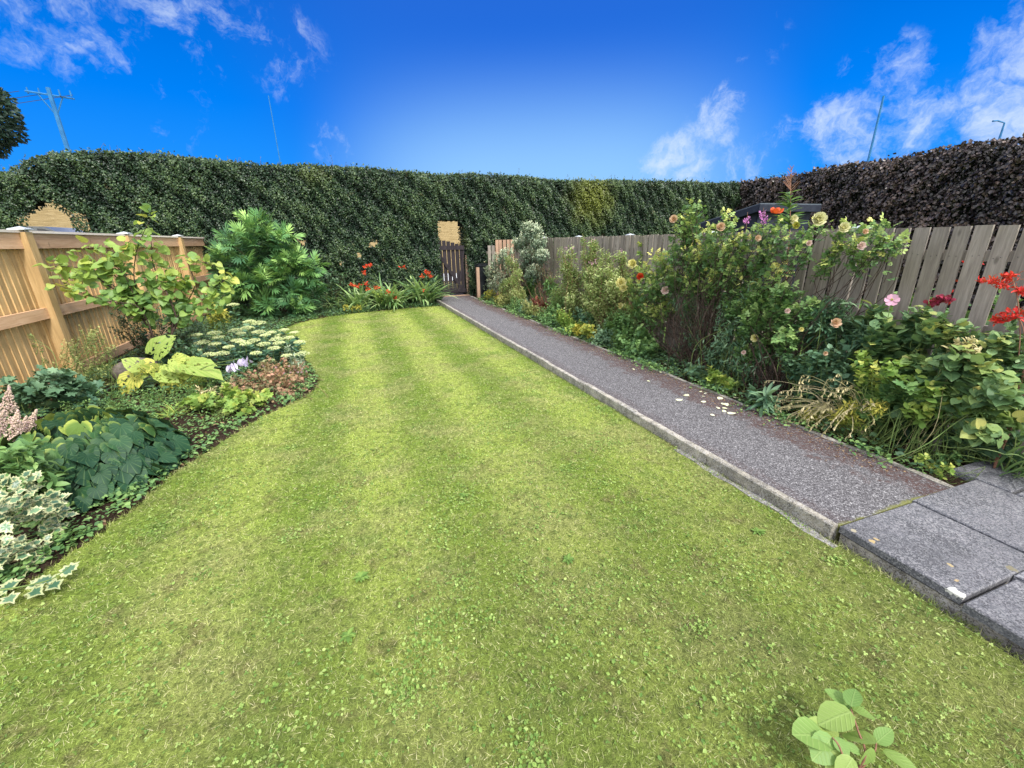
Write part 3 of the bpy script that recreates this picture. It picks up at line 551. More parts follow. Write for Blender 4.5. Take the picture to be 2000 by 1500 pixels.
b.build('board_panel', [M['redpale'], M['greypale']], EF)
for z in (1.3, .4): b = MB(); b.bx((3.5, 12.22, z), (4.7, 12.255, z + .07)); b.build('rail', M['greypale'], EF)

# ------------------------------------------------------------------ gate, stub post, bin
GT = thing('garden_gate', 'dark stained ledged timber gate under the hedge arch', 'gate', (2.62, 12.95, .07)); b = MB()
gx = np.linspace(2.21, 2.98, 7)[:-1]
for i, x in enumerate(gx):
    h = 1.70 - .012 * i ** 1.6; b.bx((x, 12.93, .14), (x + .108, 12.952, h), 0)
b.build('board_panel', M['gatewood'], GT)
for z, nm in ((1.42, 'rail'), (.16, 'rail')): b = MB(); b.bx((2.20, 12.895, z), (2.99, 12.928, z + .12)); b.build(nm, M['gatewood'], GT)
b = MB(); L = math.hypot(.66, 1.1); b.add(box, [(2.58, 12.905, .72)], (-.53, 0, .85), (0, 1, 0), np.array([[.085, 1.22, .03]])); b.build('brace', M['gatewood'], GT)
b = MB(); b.add(box, [(2.86, 12.905, .80)], (.17, 0, .95), (0, 1, 0), np.array([[.05, 1.2, .028]])); b.build('brace', M['gatewood'], GT)
GP = []
for x, lab in ((2.15, 'dark gate post on the left, against the hedge'), (3.06, 'grey gate post on the right of the dark gate')):
    b = MB(); b.bx((x - .045, 12.9, -.03), (x + .045, 12.99, 1.25 if x > 3 else 1.6)); o = b.build('gate_post', M['postwood'] if x > 3 else M['gatewood']); o['label'] = lab; o['category'] = 'post'
b = MB(); b.bx((2.0, 12.72, .05), (3.05, 12.80, .10)); o = b.build('sill_board', M['postwood']); o['label'] = 'pale timber sill across the path under the gate'; o['category'] = 'sill'
b = MB(); b.bx((3.15, 12.15, 0), (3.235, 12.235, .93)); o = b.build('stub_post', M['postwood']); o['label'] = 'short pale free standing post between gate and paling fence'; o['category'] = 'post'
BN = thing('black_bin', 'black plastic bin with lid in the dark corner behind the stub post', 'bin', (3.42, 12.5, 0))
b = MB(); v = []; 
for z, h in ((0, .15), (.95, .2)): v += [(3.42 - h, 12.45 - h, z), (3.42 + h, 12.45 - h, z), (3.42 + h, 12.45 + h, z), (3.42 - h, 12.45 + h, z)]
b.raw(v, [(0, 3, 2, 1), (0, 1, 5, 4), (1, 2, 6, 5), (2, 3, 7, 6), (3, 0, 4, 7), (4, 5, 6, 7)]); b.build('bin_body', M['black'], BN)
b = MB(); b.bx((3.2, 12.23, .952), (3.64, 12.67, .985)); b.bx((3.25, 12.28, .986), (3.59, 12.62, 1.02)); b.build('lid', M['black'], BN)
b = MB(); pts = []
for z in np.linspace(0, 1, 5): pts.append((3.985 - .02 * z, 1.62, .03 + .15 * z))
b.tube(pts, .022, .028, 8); u = np.linspace(0, math.pi / 2, 4); b.tube([(3.965, 1.62, .182 + .022 * math.sin(a)) for a in u], .028, .006, 8); o = b.build('garden_peg', simple('weathered_peg', (.14, .13, .13), (.34, .32, .31), 14.)); o['label'] = 'short grey round-topped peg standing at the bed edge near the slabs'; o['category'] = 'peg'
b = MB(); R_ = gp(245, 735, .05); a_ = rng.normal(0, 1, (1, 3))
ico = bmesh.new(); bmesh.ops.create_icosphere(ico, subdivisions=3, radius=1.); vv = np.array([q.co[:] for q in ico.verts]); ff = [tuple(q.index for q in f.verts) for f in ico.faces]; ico.free()
vv = vv * (1 + .12 * np.sin(vv[:, :1] * 5 + 1) * np.cos(vv[:, 1:2] * 4) + .05 * np.sin(vv[:, 2:] * 11)) * [.26, .2, .17] + [-2.95, 6.55, .12]
b.raw(vv, ff); o = b.build('rock', M['rock'], smooth=True); o['label'] = 'rough grey brown boulder behind the yellow hosta by the fence'; o['category'] = 'rock'

# ------------------------------------------------------------------ hedges
def hedge_top(x): return np.interp(x, [-10, -6.9, -6.55, -6.1, -5.2, -4.1, -3.2, -2.1, -.9, .26, 1.6, 2.3, 3., 4.5, 6, 9, 13.5, 15], [3.15, 3.25, 3.5, 3.66, 3.74, 3.72, 3.66, 3.57, 3.60, 3.60, 3.53, 3.47, 3.53, 3.52, 3.44, 3.50, 3.52, 3.5]) - .07
HY0, HY1 = 12.8, 13.75
holes = [(590, 474, 5), (576, 470, 3.5), (727, 477, 4.5), (734, 474, 3), (552, 472, 4), (665, 515, 3), (702, 498, 4), (5, 330, 4), (16, 333, 4)]
HP = [(ay(a, c_, HY0), msize(ay(a, c_, HY0), r)) for a, c_, r in holes]
def cmask(x, z): return hmask(x, z, .06) & ~((x > -7.45) & (x < -5.85) & (z < 2.75 - .5 * np.abs(x + 6.6)))
def hmask(x, z, grow=0.):   # True = hedge stands here
    k = (x > 2.22 - grow) & (x < 3.06 + grow) & (z < 2.27 + grow - .25 * np.clip((x - 2.85) / .2, 0, 1)); k = ~k
    k &= ~((np.abs(x + 6.47) < np.clip((2.72 + grow - z) * 1.0, 0, .36 + .2 * np.clip(2.2 - z, 0, 1)) + grow) & (z < 2.75 + grow))
    for p, r in HP: k &= ((x - p[0]) ** 2 + (z - p[2]) ** 2) > (r + grow * .4) ** 2
    return k
def hn(x, z): return .07 * np.sin(x * 3.1 + 1.3 * np.sin(z * 2.3)) * np.sin(z * 3.7 + x) + .05 * np.sin(x * 9.1 + z * 4.) * np.sin(z * 8.3 - x * 2) + .03 * np.sin(x * 21 + z * 11)
GH = thing('green_hedge', 'tall clipped dark green hedge with an arch over the gate across the garden end', 'hedge', (3, 13.2, 0))
def core(parent, mask, s0, s1, top, to_w, thick, ds=.07, inset=.16):
    b = MB(); ss = np.arange(s0, s1, ds); zs = np.arange(0, 3.9, ds); Sg, Zg = np.meshgrid(ss + ds / 2, zs + ds / 2); K = mask(Sg, Zg) & (Zg < top(Sg) - inset * .6)
    V = []; F = []
    def quad(a): F.append(tuple(range(len(V), len(V) + 4))); V.extend(a)
    d0, d1 = inset, thick - inset
    for j in range(len(zs)):
        for i in range(len(ss)):
            if not K[j, i]: continue
            a, c_, z, z2 = ss[i], ss[i] + ds, zs[j], zs[j] + ds
            quad([to_w(a, d0, z), to_w(c_, d0, z), to_w(c_, d0, z2), to_w(a, d0, z2)]); quad([to_w(a, d1, z), to_w(a, d1, z2), to_w(c_, d1, z2), to_w(c_, d1, z)])
            if i == 0 or not K[j, i - 1]: quad([to_w(a, d0, z), to_w(a, d0, z2), to_w(a, d1, z2), to_w(a, d1, z)])
            if i == len(ss) - 1 or not K[j, i + 1]: quad([to_w(c_, d0, z), to_w(c_, d1, z), to_w(c_, d1, z2), to_w(c_, d0, z2)])
            if j == len(zs) - 1 or not K[j + 1, i]: quad([to_w(a, d0, z2), to_w(c_, d0, z2), to_w(c_, d1, z2), to_w(a, d1, z2)])
            if j > 0 and not K[j - 1, i]: quad([to_w(a, d0, z), to_w(a, d1, z), to_w(c_, d1, z), to_w(c_, d0, z)])
    b.raw(V, F); return b.build('branches', M['hedgecore'], parent)
core(GH, cmask, -9.2, 13.9, hedge_top, lambda s, d, z: (s, HY0 + d, z), HY1 - HY0)
def shell(n, s0, s1, top, mask, out, to_w, size, tm, zlo=0., dz=.03, bias=.35, seed_k=1.):
    s = rng.uniform(s0, s1, n); z = zlo + rng.random(n) * (top(s) + .02 - zlo); k = mask(s, z); s, z = s[k], z[k]; N = len(s)
    # leaves gather in clumps: depth and tone follow a bumpy surface
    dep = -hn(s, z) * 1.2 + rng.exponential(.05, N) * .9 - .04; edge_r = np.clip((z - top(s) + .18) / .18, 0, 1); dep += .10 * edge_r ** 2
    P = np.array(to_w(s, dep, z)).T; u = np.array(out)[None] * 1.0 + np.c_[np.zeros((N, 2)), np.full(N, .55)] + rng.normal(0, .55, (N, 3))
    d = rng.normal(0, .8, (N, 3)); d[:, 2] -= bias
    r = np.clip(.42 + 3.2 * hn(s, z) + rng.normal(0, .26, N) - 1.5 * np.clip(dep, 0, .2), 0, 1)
    return P, d, u, size * rng.uniform(.65, 1.3, N), r
b = MB(); tw = lambda s, d, z: (s, HY0 + d, z)
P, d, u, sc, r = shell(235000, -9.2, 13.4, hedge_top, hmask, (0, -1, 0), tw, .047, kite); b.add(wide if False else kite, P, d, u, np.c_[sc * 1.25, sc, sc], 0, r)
n = 26000; s = rng.uniform(-9.2, 13.4, n); dd = rng.uniform(0, HY1 - HY0, n); z = hedge_top(s) + hn(s, dd * 3 + 7) * .55 + rng.exponential(.018, n) - .03
b.add(kite, np.c_[s, HY0 + dd, z], rng.normal(0, .6, (n, 3)) + [0, 0, .3], rng.normal(0, .5, (n, 3)) + [0, -.2, 1], np.c_[.062 * rng.uniform(.7, 1.2, (n, 1)) * [1.25, 1, 1]], 0, np.clip(rng.normal(.6, .25, n), 0, 1))
# inside faces of the arch, back face
for xx, ox in ((2.22, 1), (3.06, -1)):
    n = 3600; P = np.c_[xx + rng.normal(0, .03, n) * 1. - ox * .02, rng.uniform(HY0, HY1, n), rng.uniform(0, 2.35, n)]; b.add(kite, P, rng.normal(0, .7, (n, 3)), rng.normal(0, .5, (n, 3)) + [ox, -.2, .3], .062 * rng.uniform(.7, 1.2, n), 0, rng.random(n) * .7)
n = 2200; b.add(kite, np.c_[rng.uniform(2.2, 3.1, n), rng.uniform(HY0, HY1, n), 2.27 + np.abs(rng.normal(0, .05, n))], rng.normal(0, .7, (n, 3)), rng.normal(0, .5, (n, 3)) + [0, 0, -1], .06 * rng.uniform(.7, 1.2, n), 0, rng.random(n) * .6)
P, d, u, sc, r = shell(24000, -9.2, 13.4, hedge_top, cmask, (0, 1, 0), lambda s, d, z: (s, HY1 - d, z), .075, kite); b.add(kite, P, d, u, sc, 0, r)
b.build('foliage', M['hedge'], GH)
# sprigs standing above the trimmed top
b = MB(); n = 260; s = rng.uniform(-8, 13, n)
for x in s:
    z = float(hedge_top(np.array(x))); h = rng.exponential(.05) + .04; y = HY0 + rng.uniform(.02, .6); q = np.array([[x, y, z - .1], [x + rng.normal(0, .03), y, z + h * .5], [x + rng.normal(0, .05), y, z + h]]); b.tube(q, .004, .002, 3)
    m_ = 6; tt = rng.uniform(.3, 1, m_); b.add(kite, q[0] + (q[2] - q[0]) * tt[:, None], rng.normal(0, 1, (m_, 3)) + [0, 0, .5], rng.normal(0, .5, (m_, 3)) + [0, 0, 1], .035, 1)
b.build('stray_shoot', [M['twig'], M['hedge']], GH)
CH = thing('copper_hedge', 'tall clipped purple-brown copper beech hedge beyond the right fence', 'hedge', (13.6, 7, 0))
def ctop(s): return np.interp(s, [2, 5.7, 9, 12.8, 13.8], [3.50, 3.50, 3.50, 3.46, 3.46]) + .03 * np.sin(s * 2.1) - .03
core(CH, lambda y, z: z > -1, 2.2, 13.7, ctop, lambda s, d, z: (13.2 + d, s, z), 1.0)
b = MB(); tr_ = lambda x, z: np.ones(x.shape, bool)
P, d, u, sc, r = shell(42000, 2.2, 13.6, ctop, tr_, (-1, 0, 0), lambda s, d, z: (13.2 + d, s, z), .074, wide, bias=.8); b.add(wide, P, d, u + [-.6, 0, 0], sc, 0, r)
n = 4500; s = rng.uniform(2.2, 13.6, n); dd = rng.uniform(0, 1, n); b.add(wide, np.c_[13.2 + dd, s, ctop(s) + rng.exponential(.02, n)], rng.normal(0, .7, (n, 3)) + [0, 0, .2], rng.normal(0, .5, (n, 3)) + [0, 0, 1], .09 * rng.uniform(.7, 1.2, n), 0, np.clip(rng.normal(.6, .25, n), 0, 1))
b.build('foliage', M['copper'], CH)

# ------------------------------------------------------------------ things beyond the hedge
TR = thing('evergreen_tree', 'rounded dark evergreen tree top at the far left above the hedge', 'tree', (-9.1, 16, .5))
b = MB(); b.tube([(-9.1, 16, .4), (-9.05, 16, 2.4), (-9.15, 16, 4.2), (-9.1, 16, 5.2)], .16, .05, 8); b.build('trunk', M['bark'], TR)
b = MB(); n = 9000; uu = nrm(rng.normal(0, 1, (n, 3))); rr = (.85 + .1 * np.sin(uu[:, :1] * 7) * np.sin(uu[:, 2:] * 8 + 1)) * rng.random((n, 1)) ** .18; P = np.array([-9.12, 16, 4.95]) + uu * rr * [1.28, 1.2, 1.22]
b.add(kite, P, rng.normal(0, .6, (n, 3)) + uu, uu + rng.normal(0, .5, (n, 3)), .11 * rng.uniform(.6, 1.3, n), 0); b.build('crown', M['tree'], TR)
def pole(name, label, cat, base, top, r0, r1, arm=None):
    P = thing(name, label, cat, base); b = MB(); b.tube([base, (np.array(base) + top) / 2, top], r0, r1, 8); b.build('pole', M['pole'], P); top = np.array(top, float)
    if arm:
        b = MB(); b.tube([top + [-arm, -.1, -.2], top + [arm, .1, -.32]], .035, .035, 5); b.tube([top + [-.5 * arm, -.05, -.28], top + [0, 0, -1.]], .025, .025, 4); b.tube([top + [.5 * arm, .05, -.3], top + [0, 0, -1.]], .025, .025, 4); b.build('crossarm', M['pole'], P)
        for k in (-.95, -.45, .45, .95): b = MB(); q = top + [k * arm, 0, -.26]; b.tube([q, q + [0, 0, .16], q + [0, 0, .22]], .03, .02, 6); b.build('insulator', M['pole'], P)
        b = MB(); b.add(box, [top + [.25, -.1, -2.6]], (0, 1, 0), (0, 0, 1), np.array([[.22, .2, .4]])); b.build('switch_box', M['pole'], P)
    return P
pole('utility_pole', 'wooden power pole with crossarm at the left above the hedge', 'utility pole', (-11.15, 25, 1.5), (-11.15, 25, 7.85), .11, .075, .72)
pole('mast', 'thin plain mast above the hedge left of centre', 'mast', (-3.1, 25, 1.5), (-3.1, 25, 8.2), .03, .018)
pole('utility_pole', 'plain leaning pole above the copper hedge on the right', 'utility pole', (38.2, 25, 1.5), (38.3, 25, 11.4), .11, .07)
b = MB()
for dy in (0, .9, 1.7): 
    x = np.linspace(0, 1, 14); b.tube(np.c_[-12.1 + dy - 26 * x, 25 + 0 * x, 7.65 - 2.2 * x - 2.6 * x * (1 - x) * 4 * .4], .012, .012, 3)
o = b.build('power_line', M['black']); o['label'] = 'thin overhead wires running left from the power pole'; o['category'] = 'cable'
AN = thing('tv_aerial', 'small television aerial just above the copper hedge corner', 'aerial', (28.4, 25, 3))
c0 = ay(1508, 345, 25); b = MB(); b.tube([c0 + [0, 0, -3.], c0 + [0, 0, .1]], .04, .04, 5); b.build('mast', M['pole'], AN)
b = MB(); b.tube([c0 + [-1.35, 0, -.12], c0 + [1.3, 0, .25]], .03, .03, 4)
for k in (-1.3, -.9, -.1, .15, .9, 1.25): b.tube([c0 + [k, -.3, .03 + k * .14 - .2], c0 + [k, .3, .03 + k * .14 + .2]], .022, .022, 4); b.add(octa, [c0 + [k, 0, .03 + k * .14]], (0, 1, 0), (0, 0, 1), .11)
b.build('boom', M['pole'], AN)
LP = thing('street_lamp', 'slim street lamp at the far right above the copper hedge', 'street lamp', (44, 22, 2)); c1 = ay(1962, 240, 20); c2 = ay(1953, 268, 20)
b = MB(); b.tube([(c2[0] - .6, 20, 1.5), c2, c1], .09, .05, 6); b.build('pole', M['pole'], LP); b = MB(); b.tube([c1, c1 + [-.9, 0, .08], c1 + [-1.4, 0, .02]], .035, .06, 5); b.build('lamp_arm', M['pole'], LP)
# car glimpsed through the gap in the hedge
CC = thing('parked_car', 'silver car roof glimpsed through the gap in the hedge on the far left', 'car', (-9.9, 19, .88)); ccx, cy0, cz = -9.9, 18.2, .88
prof = [(-2.1, .35), (-2.1, .8), (-1.55, .95), (-.95, 1.38), (-.2, 1.46), (.55, 1.44), (1.25, 1.02), (2.0, .88), (2.12, .6), (2.1, .3)]
def ext(b, pr, y0, y1, mi=0):
    k = len(pr); v = [(ccx + a, y0, cz + z) for a, z in pr] + [(ccx + a, y1, cz + z) for a, z in pr]; b.raw(v, [tuple(range(k)), tuple(range(k, 2 * k))[::-1]] + [(i, i + k, (i + 1) % k + k, (i + 1) % k) for i in range(k)], mi)
b = MB(); ext(b, prof, cy0, cy0 + 1.7); b.build('body', M['carp'], CC)
for pr in ([(-1.45, .97), (-.95, 1.32), (-.5, 1.38), (-.5, .98)], [(-.42, .98), (-.42, 1.39), (.28, 1.39), (.28, .98)], [(.36, .98), (.36, 1.38), (.55, 1.36), (1.1, 1.03)]): b = MB(); ext(b, pr, cy0 - .006, cy0 + .01); b.build('window', M['glass'], CC)
for x in (-1.35, 1.35): b = MB(); b.tube([(ccx + x, cy0 - .02, cz + .32), (ccx + x, cy0 + .2, cz + .32)], .32, .32, 18); b.build('wheel', M['tyre'], CC)
# shed next door
SH = thing('garden_shed', 'dark navy board shed with a sloping roof behind the roses', 'shed', (8.4, 7.5, 0)); b = MB()
x0, x1, y0, y1 = 7.36, 8.75, 6.6, 8.6
for i in range(15):
    z = i * .15; zt = z + .155; b.add(box, [((x0 + x1) / 2, y0, z + .075)], (0, 1, .07), (0, 0, 1), np.array([[x1 - x0, .02, .158]]), 0); 
    if z < 1.75: b.add(box, [(x0, (y0 + y1) / 2, z + .075)], (0, 1, 0), (.07, 0, 1), np.array([[.02, y1 - y0, .158]]), 0)
b.raw([(x0, y0, 1.75), (x0, y1, 1.75), (x0, y1, 1.78), (x0, y0, 2.17), (x0 + .03, y0, 1.75), (x0 + .03, y1, 1.75), (x0 + .03, y1, 1.78), (x0 + .03, y0, 2.17)], [(0, 1, 2, 3), (4, 7, 6, 5), (3, 2, 6, 7)])
b.bx((x0, y1 - .02, 0), (x1, y1, 1.8)); b.bx((x1 - .02, y0, 0), (x1, y1, 1.8)); b.build('wall', M['shed'], SH)
b = MB(); v = [(x0 - .12, y0 - .12, 2.225), (x1 + .1, y0 - .12, 2.225), (x1 + .1, y1 + .1, 1.80), (x0 - .12, y1 + .1, 1.80)]; v += [(a, c_, z + .02) for a, c_, z in v]
b.raw(v, [(0, 3, 2, 1), (4, 5, 6, 7), (0, 1, 5, 4), (1, 2, 6, 5), (2, 3, 7, 6), (3, 0, 4, 7)]); b.build('roof', M['shedroof'], SH)
b = MB(); v = [(x0 - .13, y0 - .13, 2.10), (x1 + .1, y0 - .13, 2.10), (x1 + .1, y0 - .13, 2.223), (x0 - .13, y0 - .13, 2.223)]; v += [(a, c_ + .02, z) for a, c_, z in v]; F6 = [(0, 1, 2, 3), (7, 6, 5, 4), (0, 4, 5, 1), (3, 2, 6, 7), (0, 3, 7, 4), (1, 5, 6, 2)]
b.raw(v, F6); v = [(x0 - .13, y0 - .108, 2.10), (x0 - .13, y1 + .1, 1.67), (x0 - .13, y1 + .1, 1.795), (x0 - .13, y0 - .108, 2.223)]; v += [(a + .02, c_, z) for a, c_, z in v]; b.raw(v, F6); b.build('fascia', M['shed'], SH)

# ------------------------------------------------------------------ plants
def ball(n):
    u = nrm(rng.normal(0, 1, (n, 3))); return u * rng.random((n, 1)) ** .4
def twigs(fb, sb, org, clumps, tm, n, size, per=8, L=.22, up=.35, flat=1., sr=.003, jit=.45, back=.35, smi=0, tone=.3, k=3, curve=.0, sag=0.):
    org = np.array(org, float); wt = np.array([max(c[1], .02) ** 1.8 for c in clumps]); wt /= wt.sum()
    for (c, r), w in zip(clumps, wt):
        nt = max(2, int(n * w / per)); tone0 = rng.normal(0, .12)
        E_ = c + ball(nt) * [r, r, r]; E_[:, 2] = np.maximum(E_[:, 2], .03)
        D = nrm(E_ - (org + [0, 0, .15 * (c[2] - org[2])])); D = nrm(D + rng.normal(0, .25, D.shape)); Ls = L * rng.uniform(.6, 1.3, nt)
        St = E_ - D * Ls[:, None]; St[:, 2] = np.maximum(St[:, 2], org[2] + .01)
        mid = (E_ + St) / 2 + rng.normal(0, .015, St.shape)
        if sb is not None:
            for a, m_, e in zip(St, mid, E_): sb.tube([a, m_, e], sr, sr * .4, 3, smi, cap=False)
        tt = np.tile(np.linspace(.12, 1.02, per), (nt, 1)); ph = np.arange(per) * 2.4 + rng.uniform(0, 6.3, (nt, 1))
        x = nrm(np.cross(D, [0.1, .2, 1.])); y = np.cross(D, x)
        side = np.cos(ph)[..., None] * x[:, None] + np.sin(ph)[..., None] * y[:, None]
        P = St[:, None] + (E_ - St)[:, None] * tt[..., None]; dirs = D[:, None] * back + side + rng.normal(0, jit, side.shape); dirs[..., 2] += up * .5 - sag
        un = np.zeros_like(dirs); un[..., 2] = flat; un += rng.normal(0, jit * .8, un.shape) + .35 * D[:, None]
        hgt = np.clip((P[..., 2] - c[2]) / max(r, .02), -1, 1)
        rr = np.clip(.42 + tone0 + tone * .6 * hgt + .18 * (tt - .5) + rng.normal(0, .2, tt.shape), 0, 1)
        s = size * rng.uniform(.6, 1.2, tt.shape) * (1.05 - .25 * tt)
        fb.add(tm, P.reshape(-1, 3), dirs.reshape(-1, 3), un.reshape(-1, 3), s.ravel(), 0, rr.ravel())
def stems(sb, base, clumps, n, r=.006, spread=.06, bend=.1, k=5, smi=0):
    base = np.array(base, float); w = np.array([c[1] for c in clumps]); w = w / w.sum()
    for i in range(n):
        c, rr = clumps[i % len(clumps)] if i < len(clumps) else clumps[rng.choice(len(clumps), p=w)]
        e = c + ball(1)[0] * rr * .7; s = base + [rng.normal(0, spread), rng.normal(0, spread), -.03]; m1 = s + (e - s) * .4 + [rng.normal(0, bend), rng.normal(0, bend), abs(rng.normal(0, bend))]; m2 = s + (e - s) * .75 + rng.normal(0, bend * .5, 3)
        q = crom([s, m1, m2, e], 4); q[:, 2] = np.maximum(q[:, 2], base[2] - .03); sb.tube(q, r, r * .35, k, smi, rng.random())
def plant(name, label, cat, base, clumps, tm, n, size, lm, sm='gstem', ns=None, sr=.004, group=None, fname='foliage', bend=.08, spread=.06, **kw):
    root = thing(name, label, cat, base, group); fb = MB(); sb = MB()
    stems(sb, base, clumps, ns or 2 * len(clumps), sr, spread, bend)
    twigs(fb, sb, base, clumps, tm, n, size, sr=sr * .5, **kw)
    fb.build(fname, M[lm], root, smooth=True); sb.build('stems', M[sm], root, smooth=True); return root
def R(X, *pts): o = []; [o.append((ax(a, c_, X + (rng.normal(0, .05))), msize(ax(a, c_, X), r))) for a, c_, r in pts]; return o
def Ld(Y, *pts): o = []; [o.append((ay(a, c_, Y + rng.normal(0, .06)), msize(ay(a, c_, Y), r))) for a, c_, r in pts]; return o
def rose(c, r, m, root, face=(-.5, -.6, .6), name='bloom', layers=((7, 1., .1), (7, .9, .45), (6, .72, .9), (5, .5, 1.6))):
    f = nrm(face); x, y, z = frames(np.array([[.1, .2, 1.]]) if abs(f[2]) < .9 else np.array([[1., 0, 0]]), f[None]); x, y = x[0], y[0]; b = MB()
    for (k, s, cup) in layers:
        a = np.arange(k) * 2 * math.pi / k + rng.uniform(0, 3); rad = np.cos(a)[:, None] * x + np.sin(a)[:, None] * y
        b.add(petal, np.tile(c, (k, 1)) - f * r * .2, rad + cup * f, -rad * cup + f * 1.0 + rng.normal(0, .12, (k, 3)), r * s, 0, rng.random(k))
    b.add(octa, [c], (0, 1, 0), (0, 0, 1), r * .22, 0, 1.); return b.build(name, M[m], root, smooth=True)
def daisy(c, r, m, root, face, k=6, name='bloom'):
    f = nrm(face); x, y, z = frames(np.array([[.1, .2, 1.]]), f[None]); x, y = x[0], y[0]; a = np.arange(k) * 2 * math.pi / k + 1; rad = np.cos(a)[:, None] * x + np.sin(a)[:, None] * y; b = MB()
    b.add(flat_petal, np.tile(c, (k, 1)), rad + .1 * f, f + rng.normal(0, .1, (k, 3)), np.c_[np.full(k, r * 1.1), np.full(k, r), np.full(k, r)], 0, rng.random(k)); b.add(octa, np.tile(c + f * r * .05, (8, 1)) + rng.normal(0, r * .1, (8, 3)), (0, 1, 0), (0, 0, 1), r * .1, 1)
    return b.build(name, [M[m], M['gold']], root, smooth=True)
def cluster(c, r, m, root, n, s, tm=octa, squash=(1, 1, 1), name='bloom', dirv_=(0, 0, 1)):
    b = MB(); P = c + ball(n) * r * squash; b.add(tm, P, rng.normal(0, .6, (n, 3)) + dirv_, rng.normal(0, 1, (n, 3)) + [0, 0, .4], s * rng.uniform(.6, 1.2, n), 0); return b.build(name, M[m], root, smooth=True)

# --- left bed -------------------------------------------------------
# young heart leaved tree
B0 = np.array([-2.72, 6.55, .02]); root = thing('heart_leaved_tree', 'small spreading young tree with round yellow-green heart leaves by the new fence', 'tree', B0)
sb = MB(); tb = MB(); fb = MB()
br = [[(300, 660), (255, 585), (215, 560), (160, 525), (95, 520)], [(300, 660), (262, 600), (240, 560), (235, 500), (170, 480)], [(300, 660), (280, 600), (262, 545), (270, 480), (300, 415)], [(335, 660), (345, 625), (325, 570), (300, 520), (295, 470)],
      [(335, 660), (345, 620), (390, 590), (420, 560), (445, 545)], [(335, 660), (350, 615), (380, 560), (370, 510), (420, 520)], [(300, 660), (270, 600), (220, 590), (170, 575), (120, 560)], [(335, 660), (340, 600), (360, 550), (330, 520)],
      [(300, 660), (268, 590), (215, 530), (160, 500)], [(335, 660), (350, 620), (400, 605), (440, 575)], [(300, 660), (285, 610), (300, 555), (345, 545)], [(300, 660), (262, 600), (200, 545), (115, 545)], [(300, 660), (275, 610), (245, 540), (215, 505), (255, 470)]]
for i, q in enumerate(br):
    yy = 6.45 + rng.normal(0, .12); P = [B0 + [0 if q[0][0] < 310 else .16, 0, 0]] + [ay(a, c_, yy + rng.normal(0, .03) + .05 * k * (1 if i % 2 else -1)) for k, (a, c_) in enumerate(q)]
    C_ = crom(P, 6); (tb if i in (0, 3) else sb).tube(C_, (.017 if i in (0, 3) else .010), .003, 6, 0, rng.random())
    m_ = len(C_); lo = int(m_ * .38); nn = 60; ti = rng.uniform(lo, m_ - 1, nn); j = ti.astype(int).clip(0, m_ - 2); pp = C_[j] + (C_[j + 1] - C_[j]) * (ti - j)[:, None]; pp[-2:] = C_[-1]; side = nrm(rng.normal(0, 1, (nn, 3)) + [0, 0, -.1]); pet = pp + side * rng.uniform(.03, .10, (nn, 1))
    for a, e in zip(pp[::2], pet[::2]): sb.tube([a, (a + e) / 2 + [0, 0, .01], e], .0018, .0012, 3, 0, cap=False)
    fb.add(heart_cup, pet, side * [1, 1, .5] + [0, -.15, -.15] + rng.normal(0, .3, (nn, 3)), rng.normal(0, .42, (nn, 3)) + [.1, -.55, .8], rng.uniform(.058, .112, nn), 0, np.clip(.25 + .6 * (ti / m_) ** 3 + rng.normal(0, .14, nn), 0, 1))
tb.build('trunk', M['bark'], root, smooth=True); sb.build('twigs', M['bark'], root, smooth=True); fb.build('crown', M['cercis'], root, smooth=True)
# tree peony with cut leaves
B0 = gp(530, 622) + [.1, .55, 0]
cl = Ld(11.0, (500, 455, 34), (465, 475, 34), (535, 480, 36), (440, 510, 30), (500, 520, 45), (560, 520, 32), (600, 520, 26), (590, 505, 22), (545, 560, 45), (600, 565, 30), (470, 560, 40), (585, 600, 30), (520, 600, 40), (440, 590, 30), (550, 470, 20), (510, 435, 16), (425, 490, 16), (612, 545, 20))
root = plant('tree_peony', 'big mounded shrub with bright deeply cut leaves at the far fence corner', 'shrub', B0, [(c_, r_ * .85) for c_, r_ in cl], cutl, 1150, .44, 'peony', 'twig', 26, .008, per=8, L=.26, up=.8, flat=.6, tone=.9, bend=.15, back=.65, jit=.35)
